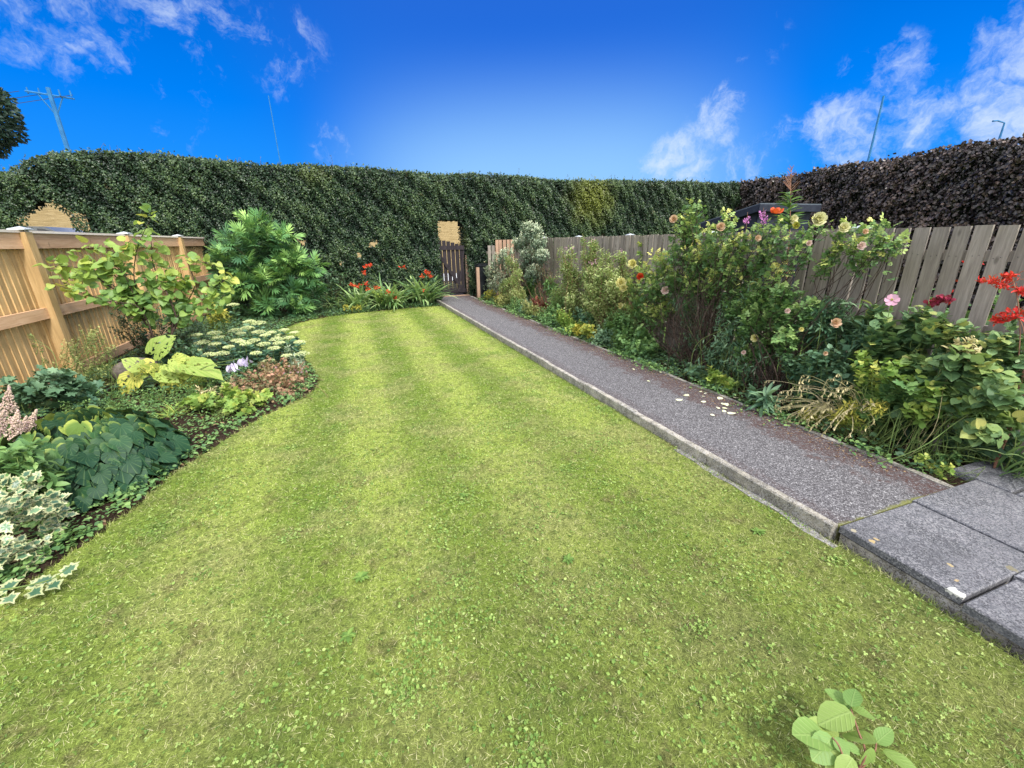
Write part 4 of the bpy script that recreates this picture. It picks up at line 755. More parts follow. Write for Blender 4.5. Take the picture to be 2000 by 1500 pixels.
# showy stonecrop
B0 = gp(470, 712) + [0, .25, 0]; root = thing('stonecrop', 'stonecrop clump with flat pale lime flower heads and fleshy blue-green leaves', 'plant', B0); fb = MB(); sb = MB(); heads = []
hp = [(385, 655), (418, 650), (427, 659), (460, 645), (483, 640), (505, 648), (530, 650), (548, 655), (565, 660), (470, 668), (447, 678), (432, 690), (480, 672), (495, 665), (515, 672), (535, 680), (500, 690), (463, 665), (585, 668), (560, 695), (505, 630), (487, 628), (455, 595), (395, 668), (575, 650), (540, 662), (525, 705), (408, 692), (555, 645), (590, 690), (420, 672), (382, 685), (470, 652), (545, 670), (518, 655)]
for i, (a, c_) in enumerate(hp):
    yy = 6.95 - (c_ - 640) / 75 * .9 + rng.normal(0, .05); e = ay(a, c_, yy); s = np.array([e[0] * .9 + B0[0] * .1, max(6.2, yy * .85 + B0[1] * .15) + rng.normal(0, .03), 0]); q = crom([s, s * .5 + e * .5 + rng.normal(0, .02, 3), e], 5); sb.tube(q, .006, .004, 5)
    m_ = 22; tt = rng.uniform(.12, .93, m_); pp = s + (e - s) * tt[:, None]; A = rng.uniform(0, 6.28, m_); fb.add(wide, pp, np.c_[np.cos(A), np.sin(A), np.full(m_, .25)], np.c_[rng.normal(0, .3, (m_, 2)), np.ones(m_)], np.c_[rng.uniform(.07, .105, m_)] * [1.15, 1, 1], 0)
    R2 = rng.uniform(.065, .10); k = 220; rr = R2 * np.sqrt(rng.random(k)); an = rng.uniform(0, 6.28, k); hd = MB(); hd.add(octa, np.c_[e[0] + rr * np.cos(an), e[1] + rr * np.sin(an), e[2] + .018 - rr ** 2 * 3 + rng.normal(0, .004, k)], (0, 1, 0), (0, 0, 1), rng.uniform(.004, .0075, k), 0)
    for q_ in range(7): aa = q_ * .9; hd.tube([e - [0, 0, .035], e + [R2 * .7 * math.cos(aa), R2 * .7 * math.sin(aa), .0]], .002, .0015, 3, 0, .3, False)
    hd.build('flower_head', M['sedumfl'], root, smooth=True)
fb.build('foliage', M['sedum'], root, smooth=True); sb.build('stems', M['gstem'], root, smooth=True)
plant('golden_shrub', 'small golden-leaved bush glimpsed behind the stonecrop', 'shrub', [-2.35, 7.7, .0], Ld(7.6, (425, 608, 16), (415, 620, 14), (440, 615, 12)), wide, 420, .05, 'gold', L=.12)
# chewed yellow hosta
B0 = gp(345, 762) + [0, .1, 0]; root = thing('hosta', 'yellow-green hosta with big slug-eaten leaves in the left bed', 'plant', B0); fb = MB(); sb = MB()
HL = [((302, 690), (334, 652), .30), ((315, 735), (290, 712), .24), ((272, 718), (240, 700), .2), ((262, 735), (236, 775), .27), ((285, 720), (252, 742), .22), ((334, 726), (333, 775), .27), ((356, 722), (400, 740), .24), ((365, 712), (432, 728), .36), ((350, 712), (402, 705), .3), ((330, 712), (375, 722), .28), ((300, 712), (268, 722), .22), ((320, 718), (300, 742), .2), ((355, 740), (398, 758), .22), ((340, 708), (362, 695), .22), ((312, 728), (345, 742), .22)]
for i, (p0, p1, s) in enumerate(HL):
    yy = 5.75 + rng.normal(0, .08); a = ay(*p0, yy); e = ay(*p1, yy - .1 + rng.normal(0, .06)); d = e - a; fb.add(bigheart, [a], d, [(.1, -.75, .75)] if i not in (7, 8, 9) else [(0, -.3, 1)], np.array([[s * .84, max(np.linalg.norm(d), s * .75), s * 1.1]]), 0, (.10, .62, .34, .88, .22, .74, .46)[i % 7] + .008 * i)
    sb.tube(crom([B0 + [rng.normal(0, .03), rng.normal(0, .03), 0], (B0 + a) / 2 + rng.normal(0, .02, 3), a], 4), .007, .005, 5)
fb.build('leaves', M['hosta'], root, smooth=True); sb.build('stalks', M['gstem'], root, smooth=True)
for (a, c_), (a2, c2_) in (((452, 712), (350, 735)), ((472, 700), (340, 745))):
    e = ay(a, c_, 5.35); s0_ = ay(a2, c2_, 5.6); s0_[2] = max(.02, s0_[2] - .1); fs = MB(); q = crom([s0_, (s0_ + e) / 2 + [0, 0, .09], e], 6); fs.tube(q, .004, .003, 5); fs.build('flower_stem', M['gstem'], root, smooth=True)
    fb = MB(); m_ = 22; P = e + np.c_[rng.normal(0, .028, (m_, 2)), rng.normal(-.005, .012, m_)]; fb.add(lancew, P, np.c_[rng.normal(0, .28, (m_, 2)), -np.ones(m_)], rng.normal(0, 1, (m_, 3)), np.c_[np.full(m_, .085)] * [.9, 1, 1], 0); fb.build('flower_cluster', M['lilac'], root, smooth=True)
# dark round leaved clump
B0 = np.array([-2.15, 3.55, 0]); root = thing('round_leaved_clump', 'low dome of overlapping dark round veined leaves with yellowing rims', 'plant', B0); fb = MB(); sb = MB()
m_ = 620; A = rng.uniform(0, 6.283, m_); ph = np.arccos(rng.uniform(.0, 1, m_)); rad = np.array([.60, .62, .42]) * rng.uniform(.86, 1.05, (m_, 1)); D = np.c_[np.sin(ph) * np.cos(A), np.sin(ph) * np.sin(A), np.cos(ph)]; P = B0 + [-.02, .2, .0] + D * rad; P[:, 2] = np.maximum(P[:, 2], .05); s = rng.uniform(.075, .15, m_)
dd = np.c_[D[:, :2] * .9, -.55 * np.ones(m_)] + rng.normal(0, .2, (m_, 3)); un = D * [1, 1, .8] + [0, 0, .55] + rng.normal(0, .42, (m_, 3))
P = P - nrm(dd) * s[:, None] * .4
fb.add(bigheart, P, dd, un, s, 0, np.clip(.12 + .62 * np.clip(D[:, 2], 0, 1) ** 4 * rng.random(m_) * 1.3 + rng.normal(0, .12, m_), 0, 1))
for q in P[::4]: sb.tube([B0 + [0, .2, 0], (B0 + [0, .2, 0] + q) / 2, q], .004, .003, 4, 0, .5, False)
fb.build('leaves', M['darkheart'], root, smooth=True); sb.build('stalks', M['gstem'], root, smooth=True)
# astilbe
B0 = np.array([-3.0, 3.85, 0]); root = thing('astilbe', 'astilbe with fading pale pink feathery plumes at the left edge', 'plant', B0); sb = MB(); fb = MB()
for (a, c_), (a2, c2_), yy in (((18, 752), (18, 830), 3.95), ((72, 800), (45, 862), 3.7), ((35, 800), (28, 862), 3.6), ((52, 812), (40, 850), 3.85), ((8, 800), (-10, 870), 3.75), ((0, 840), (-20, 890), 3.7)):
    e = ay(a, c_, yy); s0_ = ay(a2, c2_, yy); pb = MB(); k = 420; tt = rng.random(k) ** .7; L_ = np.linalg.norm(e - s0_); rr = .26 * L_ * (tt * .9 + .04) * rng.random(k) ** .5 * (1 - .5 * tt * (tt > .85)); an = rng.uniform(0, 6.28, k); ax_ = e + (s0_ - e) * tt[:, None]
    pb.add(octa, ax_ + np.c_[rr * np.cos(an), rr * np.sin(an), rr * .35], (0, 1, 0), (0, 0, 1), np.c_[rng.uniform(.003, .007, k)] * [1, 1, 1.4], 0); pb.build('plume', M['astil'], root); sb.tube([B0 + rng.normal(0, .03, 3), s0_, e], .004, .0015, 4)
twigs(fb, sb, B0, [(B0 + [x, y, z], .2) for x, y, z in ((0, 0, .25), (.25, -.1, .2), (-.2, .1, .3), (.1, .3, .25))], fern, 90, .26, per=4, L=.2, flat=1.)
fb.build('foliage', M['mid'], root, smooth=True); sb.build('stems', M['gstem'], root, smooth=True)
# variegated holly
B0 = np.array([-2.55, 2.45, 0]); root = thing('variegated_holly', 'spiny holly with cream-edged green leaves at the lower left', 'shrub', B0); fb = MB(); sb = MB()
tips = [(20, 960, 2.75, 30), (70, 985, 2.8, 26), (85, 1010, 2.85, 24), (20, 1010, 2.7, 30), (50, 1080, 2.65, 26), (60, 1110, 2.6, 20), (10, 1080, 2.55, 24), (100, 1035, 2.85, 14), (-30, 990, 2.6, 40), (-40, 1080, 2.5, 40)]
for a, c_, yy, r in tips:
    c = ay(a, c_, yy); q = B0 + [-.1, 0, 0]; sb.tube(crom([q, (q + c) / 2 + [0, 0, .06], c], 5), .007, .003, 5); k = 26; P = c + ball(k) * msize(c, r) * 1.25; P[:, 2] = np.maximum(P[:, 2], .04)
    d = nrm(P - q) + rng.normal(0, .5, (k, 3)); u = np.c_[rng.normal(0, .35, (k, 2)), np.ones(k)] + [.1, -.4, 0]; s = rng.uniform(.045, .072, k); rr = rng.random(k); fb.add(holly, P, d, u, s, 0, rr)
SP = [(0, 1158, 2.1), (60, 1148, 2.13), (105, 1135, 2.16), (140, 1110, 2.2)]; q = crom([ay(a, c_, yy) + [0, 0, .015] for a, c_, yy in [(-60, 1165, 2.1)] + SP], 5); q[:, 2] = np.maximum(q[:, 2], .03); sb.tube(q, .005, .002, 5)
for (a, c_, a2, c2_) in ((25, 1150, 5, 1130), (70, 1150, 72, 1120), (60, 1155, 90, 1160), (100, 1140, 120, 1150), (15, 1165, 30, 1180), (110, 1132, 85, 1135), (120, 1128, 140, 1108), (0, 1160, 20, 1145)):
    p = gp(a, c_, .05); p2 = gp(a2, c2_, .07); s = max(.06, np.linalg.norm(p2 - p)); rr = rng.random(); u = [(rng.normal(0, .2), -.3, 1)]; fb.add(holly, [p], p2 - p, u, .09, 0, rr)
fb.build('leaves', M['holly'], root, smooth=True); sb.build('stems', M['gstem'], root, smooth=True)
# other left bed plants
plant('leafy_perennial', 'mid green pointed-leaf plant between the holly and the round leaved clump', 'plant', [-2.45, 3.1, 0], Ld(3.15, (60, 950, 40), (100, 960, 34), (30, 900, 40), (60, 890, 36), (110, 930, 20), (115, 1005, 20), (75, 930, 30)), lancew, 520, .12, 'mid', up=.2, L=.14, jit=.35)
plant('wispy_weed', 'tall wispy seeding weeds with yellowish tips in front of the fence post', 'weed', [-3.15, 5.75, 0], Ld(5.8, (165, 660, 30), (190, 650, 24), (140, 680, 24), (200, 700, 30), (150, 720, 34), (175, 740, 40), (215, 670, 20), (120, 700, 18)), kite, 1500, .032, 'wisp', 'gstem', 46, .003, per=9, L=.16, bend=.05, spread=.22)
plant('poppy_stem', 'single leaning weed stem with a white flower against the fence boards', 'weed', [-3.0, 5.3, 0], Ld(5.55, (60, 658, 9), (72, 672, 7), (85, 700, 5)), kite, 60, .035, 'wisp', 'gstem', 3, .005, L=.1)
plant('shade_fern', 'dull green lobed plant at the foot of the left fence', 'plant', [-3.3, 5.2, 0], Ld(5.3, (90, 745, 34), (130, 735, 30), (60, 760, 36), (160, 765, 34), (120, 775, 36), (30, 790, 34), (190, 780, 30)), lobed, 560, .10, 'blueg', L=.12)
plant('dark_undershrub', 'dark small-leaved shrub in the shade under the heart leaved tree', 'shrub', [-3.0, 7.4, 0], Ld(7.3, (250, 640, 30), (290, 645, 28), (330, 620, 30), (380, 640, 30), (270, 670, 30), (300, 680, 26), (360, 660, 26), (240, 610, 20)), kite, 3200, .045, 'dark', 'twig', 26, .005, L=.12)
plant('dark_undershrub', 'deep green leafy growth between the hosta and the stonecrop', 'shrub', [-2.5, 6.3, 0], Ld(6.3, (370, 690, 30), (345, 700, 22), (390, 700, 26), (320, 690, 20)), wide, 800, .06, 'dark', 'gstem', 14, .004, L=.12)
B0 = [-1.15, 5.2, 0]; root = plant('faded_cranesbill', 'faded reddish cranesbill carpet with tiny pink flowers at the lawn bulge', 'plant', B0, [(np.array([x, y, z]), .17) for x, y, z in ((-1.0, 5.5, .12), (-1.25, 5.35, .14), (-.95, 5.15, .10), (-1.2, 5.7, .13), (-1.45, 5.5, .12), (-1.05, 5.9, .12), (-1.3, 5.1, .1), (-1.3, 6.05, .12), (-.95, 5.75, .1), (-1.55, 5.2, .1))], lobed, 1900, .036, 'pinkgeran', 'rstem', 60, .0018, L=.09, spread=.3, bend=.03, jit=.7)
for a, c_ in ((575, 722), (590, 722), (583, 735), (556, 737), (590, 730), (570, 745), (553, 785), (540, 718), (588, 715), (600, 735), (515, 716), (565, 716)): cluster(ay(a, c_, 5.45) * [1, 1, 0] + [0, 0, max(.17, ay(a, c_, 5.45)[2])], .012, 'pink', root, 7, .014, kite, name='flower')
plant('lavender_tuft', 'small grey-green tuft with a mauve flower at the lawn bulge', 'plant', [-1.05, 6.35, 0], [(np.array([-1.0, 6.3, .16]), .12), (np.array([-1.1, 6.5, .2]), .12), (np.array([-.98, 6.15, .1]), .08)], lance, 420, .06, 'silver', L=.1, up=.8)
plant('strawberry_plant', 'bright green lobed-leaf plant in front of the cranesbill', 'plant', [-1.55, 4.75, 0], [(np.array([x, y, z]), .12) for x, y, z in ((-1.45, 4.85, .13), (-1.7, 4.8, .13), (-1.35, 4.65, .12), (-1.55, 5.0, .14), (-1.85, 4.95, .12), (-1.2, 4.85, .10))], lobed, 420, .075, 'lime', 'gstem', 40, .0025, L=.08, spread=.15, bend=.03)
def tuft(name, label, cat, base, n, L_, mt, w=1., spread=.05, group=None, lean=(0, 0), droop=(.4, 1.1), root=None):
    root = root or thing(name, label, cat, base, group); b = MB(); a = rng.uniform(0, 6.28, n); e_ = rng.uniform(*droop, n); d = np.c_[np.cos(a) * np.cos(e_) + lean[0], np.sin(a) * np.cos(e_) + lean[1], np.sin(e_)]; P = np.array(base) + np.c_[rng.normal(0, spread, (n, 2)), np.zeros(n)]; ll = L_ * rng.uniform(.6, 1.15, n)
    b.add(strap, P, d, np.c_[np.zeros((n, 2)), np.ones(n)] + rng.normal(0, .15, (n, 3)), np.c_[ll * w, ll, ll], 0); b.build('leaves', M[mt], root, smooth=True); return root
tuft('grass_tuft', 'fresh green strappy tuft below the hanging hosta leaf', 'grass', (-2.0, 4.85, 0), 90, .24, 'lime', .7)
plant('low_creeper', 'low green creeper with small leaves in front of the hosta', 'plant', [-2.2, 5.1, 0], [(np.array([x, y, .1]), .16) for x, y in ((-2.3, 5.3), (-2.0, 5.35), (-2.5, 5.0), (-2.7, 5.3), (-2.2, 4.75), (-2.55, 4.6), (-2.9, 5.0), (-1.85, 5.55))], kite, 2600, .03, 'mid', L=.08, spread=.3, bend=.03)
plant('golden_tuft', 'straw-yellow dying leaves on the soil beside the hosta', 'plant', [-1.9, 5.35, 0], [(np.array([-1.85, 5.4, .06]), .12), (np.array([-1.65, 5.6, .06]), .1)], lance, 160, .07, 'seed', L=.06)
# --- under the hedge -----------------------------------------------------
for i, (bx_, by_, n, L_, lab, fl) in enumerate([(.55, 11.7, 120, .85, 'orange-red flowered strap-leaf clump arching over the lawn, middle of the three', [(713, 520), (710, 532), (715, 555), (718, 565), (735, 562), (763, 575), (772, 582), (757, 570)]),
                                     (1.55, 12.1, 130, .95, 'tallest strap-leaf clump with red flowers beside the gate', [(786, 522), (831, 532), (823, 540), (840, 540), (826, 568), (835, 535)]),
                                     (-.15, 11.95, 80, .8, 'strap-leaf clump with red flowers farthest from the gate', [(700, 558), (693, 560), (722, 518), (687, 556)])]):
    r_ = tuft('crocosmia', lab, 'plant', (bx_, by_, 0), n, L_ * 1.12, 'crocl', 1.25, .15, 'red flowered strap-leaf clumps under the hedge', (-.05, -.25), (.75, 1.5))
    for a, c_ in fl:
        e = ay(a, c_, by_ - .25); sb = MB(); sb.tube(crom([(bx_, by_, 0), (bx_ * .5 + e[0] * .5, by_ - .05, e[2] * .8), e], 5), .004, .002, 4); sb.build('flower_stem', M['gstem'], r_); cluster(e, .06, 'redfl', r_, 20, .07, lancew, (1.2, .7, .55), 'flower', (.4, -.3, .3))
tuft('crocosmia', 'flowerless strap leaves at the back against the hedge', 'plant', (-.75, 12.2, 0), 60, .8, 'crocl', .8, .15, None, (0, -.2), (.6, 1.4))
plant('euonymus', 'small cream-yellow variegated bush at the lawn edge under the hedge', 'shrub', [-.35, 11.3, 0], [(np.array([x, 11.3, .12]), .1) for x in (-.5, -.35, -.2)], wide, 420, .045, 'gold', L=.08)
plant('lime_spurge', 'pale lime-leaved plant between the strap-leaf clumps', 'plant', [.35, 11.6, 0], [(np.array([.3, 11.5, .45]), .16), (np.array([.4, 11.55, .3]), .14)], wide, 320, .055, 'lime', L=.12)
plant('dark_shrub', 'dark leafy shrub between the cut-leaved shrub and the red flowers', 'shrub', [-.8, 12.1, 0], Ld(12.1, (640, 545, 26), (660, 570, 26), (625, 580, 24), (680, 590, 24), (650, 600, 22), (610, 600, 20), (665, 540, 16)), wide, 1500, .075, 'dark', 'twig', 20, .006, L=.18)
plant('ivy_shrub', 'dark glossy ivy mound at the hedge foot beside the gate', 'shrub', [1.6, 12.2, 0], [(np.array([x, y, z]), .22) for x, y, z in ((1.9, 12.1, .2), (1.75, 12.3, .45), (1.5, 12., .2), (1.2, 12.1, .25), (.9, 12.1, .2), (.6, 12.2, .25), (.2, 12.1, .2), (1.3, 12.4, .5), (1.85, 12.5, .6), (-.3, 12.2, .3))], heart, 3400, .055, 'dark', 'twig', 30, .004, L=.12, spread=.3)

# --- right bed -------------------------------------------------------
plant('silver_shrub', 'tall grey-green shrub with creamy tips rising above the fence corner', 'shrub', [4.0, 10.9, .04], R(4.0, (1040, 450, 18), (1025, 470, 18), (1055, 470, 16), (1035, 500, 22), (1010, 475, 12), (1060, 500, 14), (1045, 535, 20), (1020, 525, 14), (1030, 440, 10), (1052, 448, 10)), kite, 8500, .06, 'silver', 'twig', 20, .008, L=.16, up=.9, tone=.7, per=10)
plant('white_flowered_shrub', 'grey-green bushy shrub dotted with white flowers beside the stub post', 'shrub', [3.55, 11.0, .04], R(3.6, (975, 510, 18), (990, 495, 16), (960, 530, 16), (985, 540, 20), (955, 555, 14), (1000, 520, 14), (970, 560, 18), (1000, 560, 16)), kite, 6500, .055, 'silver', 'twig', 18, .007, L=.16, tone=.4, per=10)
b = MB(); cc = [ax(a, c_, 3.5) for a, c_ in zip(rng.uniform(948, 1005, 40), rng.uniform(500, 570, 40))]; b.add(octa, np.array(cc) + rng.normal(0, .03, (40, 3)), (0, 1, 0), (0, 0, 1), .018, 0)
o = b.build('flowers', M['cream'], bpy.data.objects['white_flowered_shrub'])
wg = 'willowherb stands in the right bed'
def willow(label, base, pts, n=1500, X=3.8, nf=5, h=.0, mt='willow', fl='pink'):
    cl = R(X, *pts); root = plant('willowherb', label, 'weed', base, cl + [(c_ + rng.normal(0, .08, 3), r_ * 1.2) for c_, r_ in cl], lancew, int(n * 2.4), .066, mt, 'rstem', 18, .0035, wg, per=12, L=.3, up=.3, tone=.3, bend=.04, spread=.14)
    for i in range(nf):
        c, r = cl[i % min(3, len(cl))]; e = c + [rng.normal(0, r * .5), rng.normal(0, r * .5), r * rng.uniform(.7, 1.3)]; cluster(e, .03, fl, root, 9, .022, kite, (1, 1, 1.6), 'flower')
    return root
willow('light green willowherb in front of the white flowered shrub', [3.45, 9.2, .04], [(1005, 515, 9), (1012, 530, 10), (1000, 550, 14), (1010, 575, 16), (985, 555, 8), (1000, 590, 16)], 2200, 3.55, 4)
willow('broad pale willowherb with pink tips before the weathered fence', [3.8, 7.0, .04], [(1112, 495, 10), (1108, 520, 14), (1118, 545, 20), (1105, 570, 22), (1125, 590, 22), (1100, 600, 16), (1115, 480, 6)], 3200, 3.85, 5)
willow('tallest thin willowherb spire with pink tip against the fence', [3.95, 6.5, .04], [(1158, 480, 8), (1155, 500, 10), (1156, 530, 12), (1160, 560, 16), (1158, 470, 5)], 1500, 4.0, 4)
willow('dense willowherb mass left of the big rose', [3.8, 5.8, .04], [(1180, 530, 18), (1170, 560, 22), (1195, 570, 22), (1165, 590, 22), (1190, 600, 24), (1205, 550, 14), (1175, 510, 10)], 3000, 3.85, 6)
willow('sparse upright willowherb between the pale stand and the rose', [4.0, 5.3, .04], [(1215, 500, 9), (1212, 530, 12), (1220, 560, 14), (1225, 600, 14)], 1100, 4.05, 3)
def spurge(label, base, cs, n, size=.16, g='whorled spurge plants'): return plant('spurge', label, 'plant', base, cs, lance, n, size, 'mid', 'gstem', 14, .006, g, per=14, L=.1, up=.2, back=.2)
spurge('whorled narrow-leaved plant behind the red-leaved bush, nearer the gate', [3.9, 8.9, .04], R(3.95, (1040, 550, 13), (1032, 562, 12)), 420)
spurge('whorled narrow-leaved plant behind the red-leaved bush, nearer the viewer', [3.9, 8.2, .04], R(3.95, (1075, 560, 15), (1088, 575, 14)), 480)
plant('brown_seedhead_shrub', 'brown twiggy seeding plant in front of the silver shrub', 'shrub', [4.0, 8.9, .04], R(4.0, (1050, 520, 12), (1068, 530, 12), (1060, 510, 10), (1080, 540, 12), (1045, 535, 10)), kite, 700, .035, 'pinkgeran', 'rstem', 24, .004, L=.14)
plant('golden_shrub', 'small golden-leaved bush by the path near the gate', 'shrub', [3.3, 10.2, .04], R(3.35, (955, 575, 12), (975, 585, 14), (962, 592, 12), (990, 595, 12), (948, 588, 8)), wide, 1300, .055, 'gold', L=.12)
plant('green_mound', 'fine-leaved grey-green mound on the path edge before the golden bush', 'shrub', [3.4, 8.9, .04], R(3.4, (1010, 605, 15), (1025, 612, 14), (1000, 600, 12), (1030, 595, 14)), kite, 2200, .035, 'blueg', L=.1)
plant('red_leaved_bush', 'low bush with dull red leaves near the path', 'shrub', [3.6, 8.1, .04], R(3.6, (1050, 590, 12), (1062, 600, 12), (1040, 605, 10), (1058, 615, 10)), wide, 1000, .05, 'red', 'rstem', 14, .005, L=.1)
gb = 'low leafy mounds spilling onto the path'
def mound(label, base, cs, n, size=.05, mt='lime', tm=lobed, nm='leafy_mound'): return plant(nm, label, 'plant', base, cs, tm, n, size, mt, 'gstem', 20, .0025, gb, L=.1, spread=.12, bend=.04)
mound('green mound just past the red-leaved bush', [3.45, 7.3, .04], R(3.5, (1075, 630, 14), (1090, 620, 14), (1060, 628, 10), (1080, 640, 10)), 1000)
mound('yellow-orange tinted mound reaching the path in mid bed', [3.4, 6.2, .04], R(3.42, (1130, 645, 13), (1148, 642, 13), (1120, 650, 9), (1160, 652, 9)), 1100, .045, 'gold')
mound('broad grey-green mound under the pale willowherb', [3.7, 6.8, .04], R(3.7, (1110, 620, 18), (1135, 615, 18), (1150, 625, 16), (1100, 608, 14)), 1500, .05, 'blueg')
mound('spreading green mound left of the big rose', [3.6, 5.2, .04], R(3.62, (1190, 640, 18), (1205, 655, 18), (1220, 640, 18), (1180, 660, 12), (1230, 660, 14), (1215, 625, 16)), 1900, .05, 'mid')
mound('green cranesbill mound at the foot of the big rose', [3.65, 4.6, .04], R(3.66, (1250, 670, 18), (1240, 690, 14), (1265, 690, 16), (1270, 660, 16), (1250, 650, 14)), 1700, .05, 'mid')
# big rose
B0 = [3.95, 3.95, .03]
cl = R(3.9, (1350, 405, 22), (1345, 430, 24), (1330, 455, 26), (1360, 450, 20), (1390, 450, 24), (1420, 430, 22), (1400, 480, 26), (1320, 490, 28), (1290, 510, 26), (1255, 530, 24), (1235, 555, 18), (1270, 560, 24), (1440, 470, 24), (1470, 450, 22), (1510, 440, 22), (1540, 460, 24), (1500, 480, 24), (1460, 500, 22), (1360, 500, 26), (1420, 510, 22), (1310, 540, 22), (1350, 545, 18), (1580, 450, 20), (1610, 440, 16), (1400, 560, 16), (1290, 590, 18), (1570, 490, 18), (1240, 590, 10), (1255, 610, 12))
root = plant('rose_bush', 'very large open rose bush with cream, peach and pink blooms over dark bare stems', 'rose bush', B0, cl + [(c_ - [0, 0, .35], r_) for c_, r_ in cl[3:20]], rose3, 4400, .095, 'rosel', 'bark', 130, .0055, per=8, L=.26, tone=.85, bend=.13, spread=.16, jit=.5)
for a, c_, r, m_ in [(1213, 552, 13, 'yellow'), (1218, 562, 10, 'yellow'), (1236, 515, 12, 'yellow'), (1211, 597, 8, 'yellow'), (1299, 567, 10, 'blush'), (1316, 428, 10, 'peach'), (1407, 443, 11, 'peach'), (1480, 465, 8, 'peach'), (1599, 428, 17, 'cream'), (1549, 428, 11, 'cream'), (1250, 540, 9, 'redfl'), (1580, 475, 7, 'blush'), (1475, 660, 10, 'yellow'), (1556, 440, 9, 'gold'),]:
    c = ax(a, c_, 3.72); rose(c, msize(c, r) * .8, m_, root, (-.7 + rng.normal(0, .3), -.6 + rng.normal(0, .3), .5))
c = ax(1516, 415, 3.8); rose(c, msize(c, 13), 'redfl', root, (-.2, -.2, 1), 'red_leaf_tip', ((6, 1., .3),))
root = plant('rose_bush', 'middle rose bush with fresh light green leaves in front of the big one', 'rose bush', [3.85, 2.95, .03], R(3.8, (1450, 590, 24), (1490, 580, 26), (1520, 600, 22), (1540, 570, 24), (1470, 620, 22), (1510, 630, 20), (1550, 610, 20), (1430, 610, 16), (1580, 600, 16), (1450, 645, 14), (1500, 670, 22), (1460, 690, 20), (1540, 660, 22)), rose3, 1500, .10, 'roseg', 'bark', 30, .006, per=7, L=.16, tone=.6, bend=.12, spread=.14)
for a, c_, r, m_ in [(1538, 607, 7, 'blush'), (1632, 630, 13, 'peach'), (1565, 643, 6, 'yellow'), (1452, 688, 6, 'blush'), (1612, 690, 6, 'peach')]: c = ax(a, c_, 3.6); rose(c, msize(c, r) * .75, m_, root)
root = plant('rose_bush', 'sparse twiggy rose bush leaning in front of the grey fence on the right', 'rose bush', [4.0, 2.95, .03], R(3.95, (1650, 450, 16), (1690, 445, 18), (1730, 440, 14), (1720, 475, 16), (1750, 470, 15), (1680, 480, 20), (1640, 480, 18), (1700, 500, 16), (1770, 460, 10), (1620, 510, 16), (1740, 500, 8)), rose3, 460, .085, 'rosel', 'bark', 20, .005, per=6, L=.16, tone=.5, bend=.12, spread=.06)
for a, c_, r, m_ in [(1648, 444, 13, 'cream'), (1682, 480, 10, 'blush'), (1690, 452, 7, 'peach')]: c = ax(a, c_, 3.8); rose(c, msize(c, r) * .8, m_, root)
# rosebay spikes rising over the rose
root = thing('fireweed', 'tall fireweed with bare branching seed spike above the roses', 'weed', [4.05, 3.1, .03]); sb = MB(); fb = MB(); top = ax(1545, 325, 4.05); bs = np.array([4.05, 3.0, .03]); mid_ = ax(1543, 440, 4.05); sb.tube([bs, mid_, top], .008, .002, 6)
k = 70; tt = rng.uniform(.0, .78, k); a = rng.uniform(0, 6.28, k); P = mid_ + (top - mid_) * tt[:, None] * .85 - [0, 0, .05]; fb.add(lance, P, np.c_[np.cos(a), np.sin(a), np.full(k, .55)], np.c_[rng.normal(0, .2, (k, 2)), np.ones(k)], .19 * (1 - .55 * tt), 0, rng.random(k))
for q in range(34): t0 = rng.uniform(.5, .98); p = mid_ + (top - mid_) * t0; a = rng.uniform(0, 6.28); L_ = .14 * (1.15 - t0); sb.tube([p, p + [math.cos(a) * L_, math.sin(a) * L_, L_ * 1.1]], .0028, .0012, 3, 1)
fb.build('leaves', M['mid'], root, smooth=True); sb.build('stem', [M['rstem'], M['rstem']], root)
for (a, c_) in ((1458, 430), (1489, 422), (1493, 432)):
    c = ax(a, c_, 3.95); sb = MB(); sb.tube([[3.95, c[1] * .8 + .6, .03], c + [0, 0, .08]], .005, .002, 4); root = thing('fireweed', 'fireweed with a magenta flower cluster, %s' % {1458: 'left one of the trio near the shed', 1489: 'upper middle one, beside the red leaf tip', 1493: 'lower right one of the trio near the shed'}[a], 'weed', [3.95, c[1] * .8 + .6, .03]); sb.build('stem', M['rstem'], root); cluster(c, .035, 'magenta', root, 26, .028, kite, (1, 1, 1.5), 'flower')
# right end of the bed
plant('loosestrife', 'narrow-leaved dark green perennial with whorled tops before the fence', 'plant', [4.0, 2.45, .03], R(3.95, (1610, 590, 18), (1640, 600, 18), (1600, 620, 22), (1650, 640, 24), (1620, 660, 24), (1680, 660, 22), (1580, 650, 20), (1670, 625, 16), (1700, 640, 16)), lance, 1500, .11, 'blueg', 'gstem', 34, .004, per=13, L=.16, up=.3, spread=.12)
root = plant('japanese_anemone', 'anemone with broad toothed dark leaves and one open pink flower', 'plant', [3.95, 2.15, .03], R(3.95, (1700, 620, 18), (1730, 640, 24), (1760, 660, 24), (1720, 680, 26), (1690, 700, 24), (1780, 690, 22), (1745, 720, 24), (1710, 600, 10), (1800, 640, 18)), wide, 900, .105, 'broad', 'gstem', 34, .004, per=6, L=.14, spread=.12)
c = ax(1742, 586, 3.9); daisy(c, msize(c, 12), 'pink', root, (-.8, -.55, .4)); sb = MB(); sb.tube([c, c - [-.02, 0, .25]], .002, .003, 4); sb.build('flower_stem', M['gstem'], root)
root = plant('dahlia', 'broad-leaved plant with drooping crimson flowers against the fence', 'plant', [4.05, 1.9, .03], R(4.0, (1800, 610, 14), (1820, 640, 20), (1850, 650, 22), (1840, 620, 12), (1790, 660, 20), (1870, 680, 24), (1780, 620, 12)), wide, 520, .09, 'broad', 'gstem', 20, .004, per=6, L=.12)
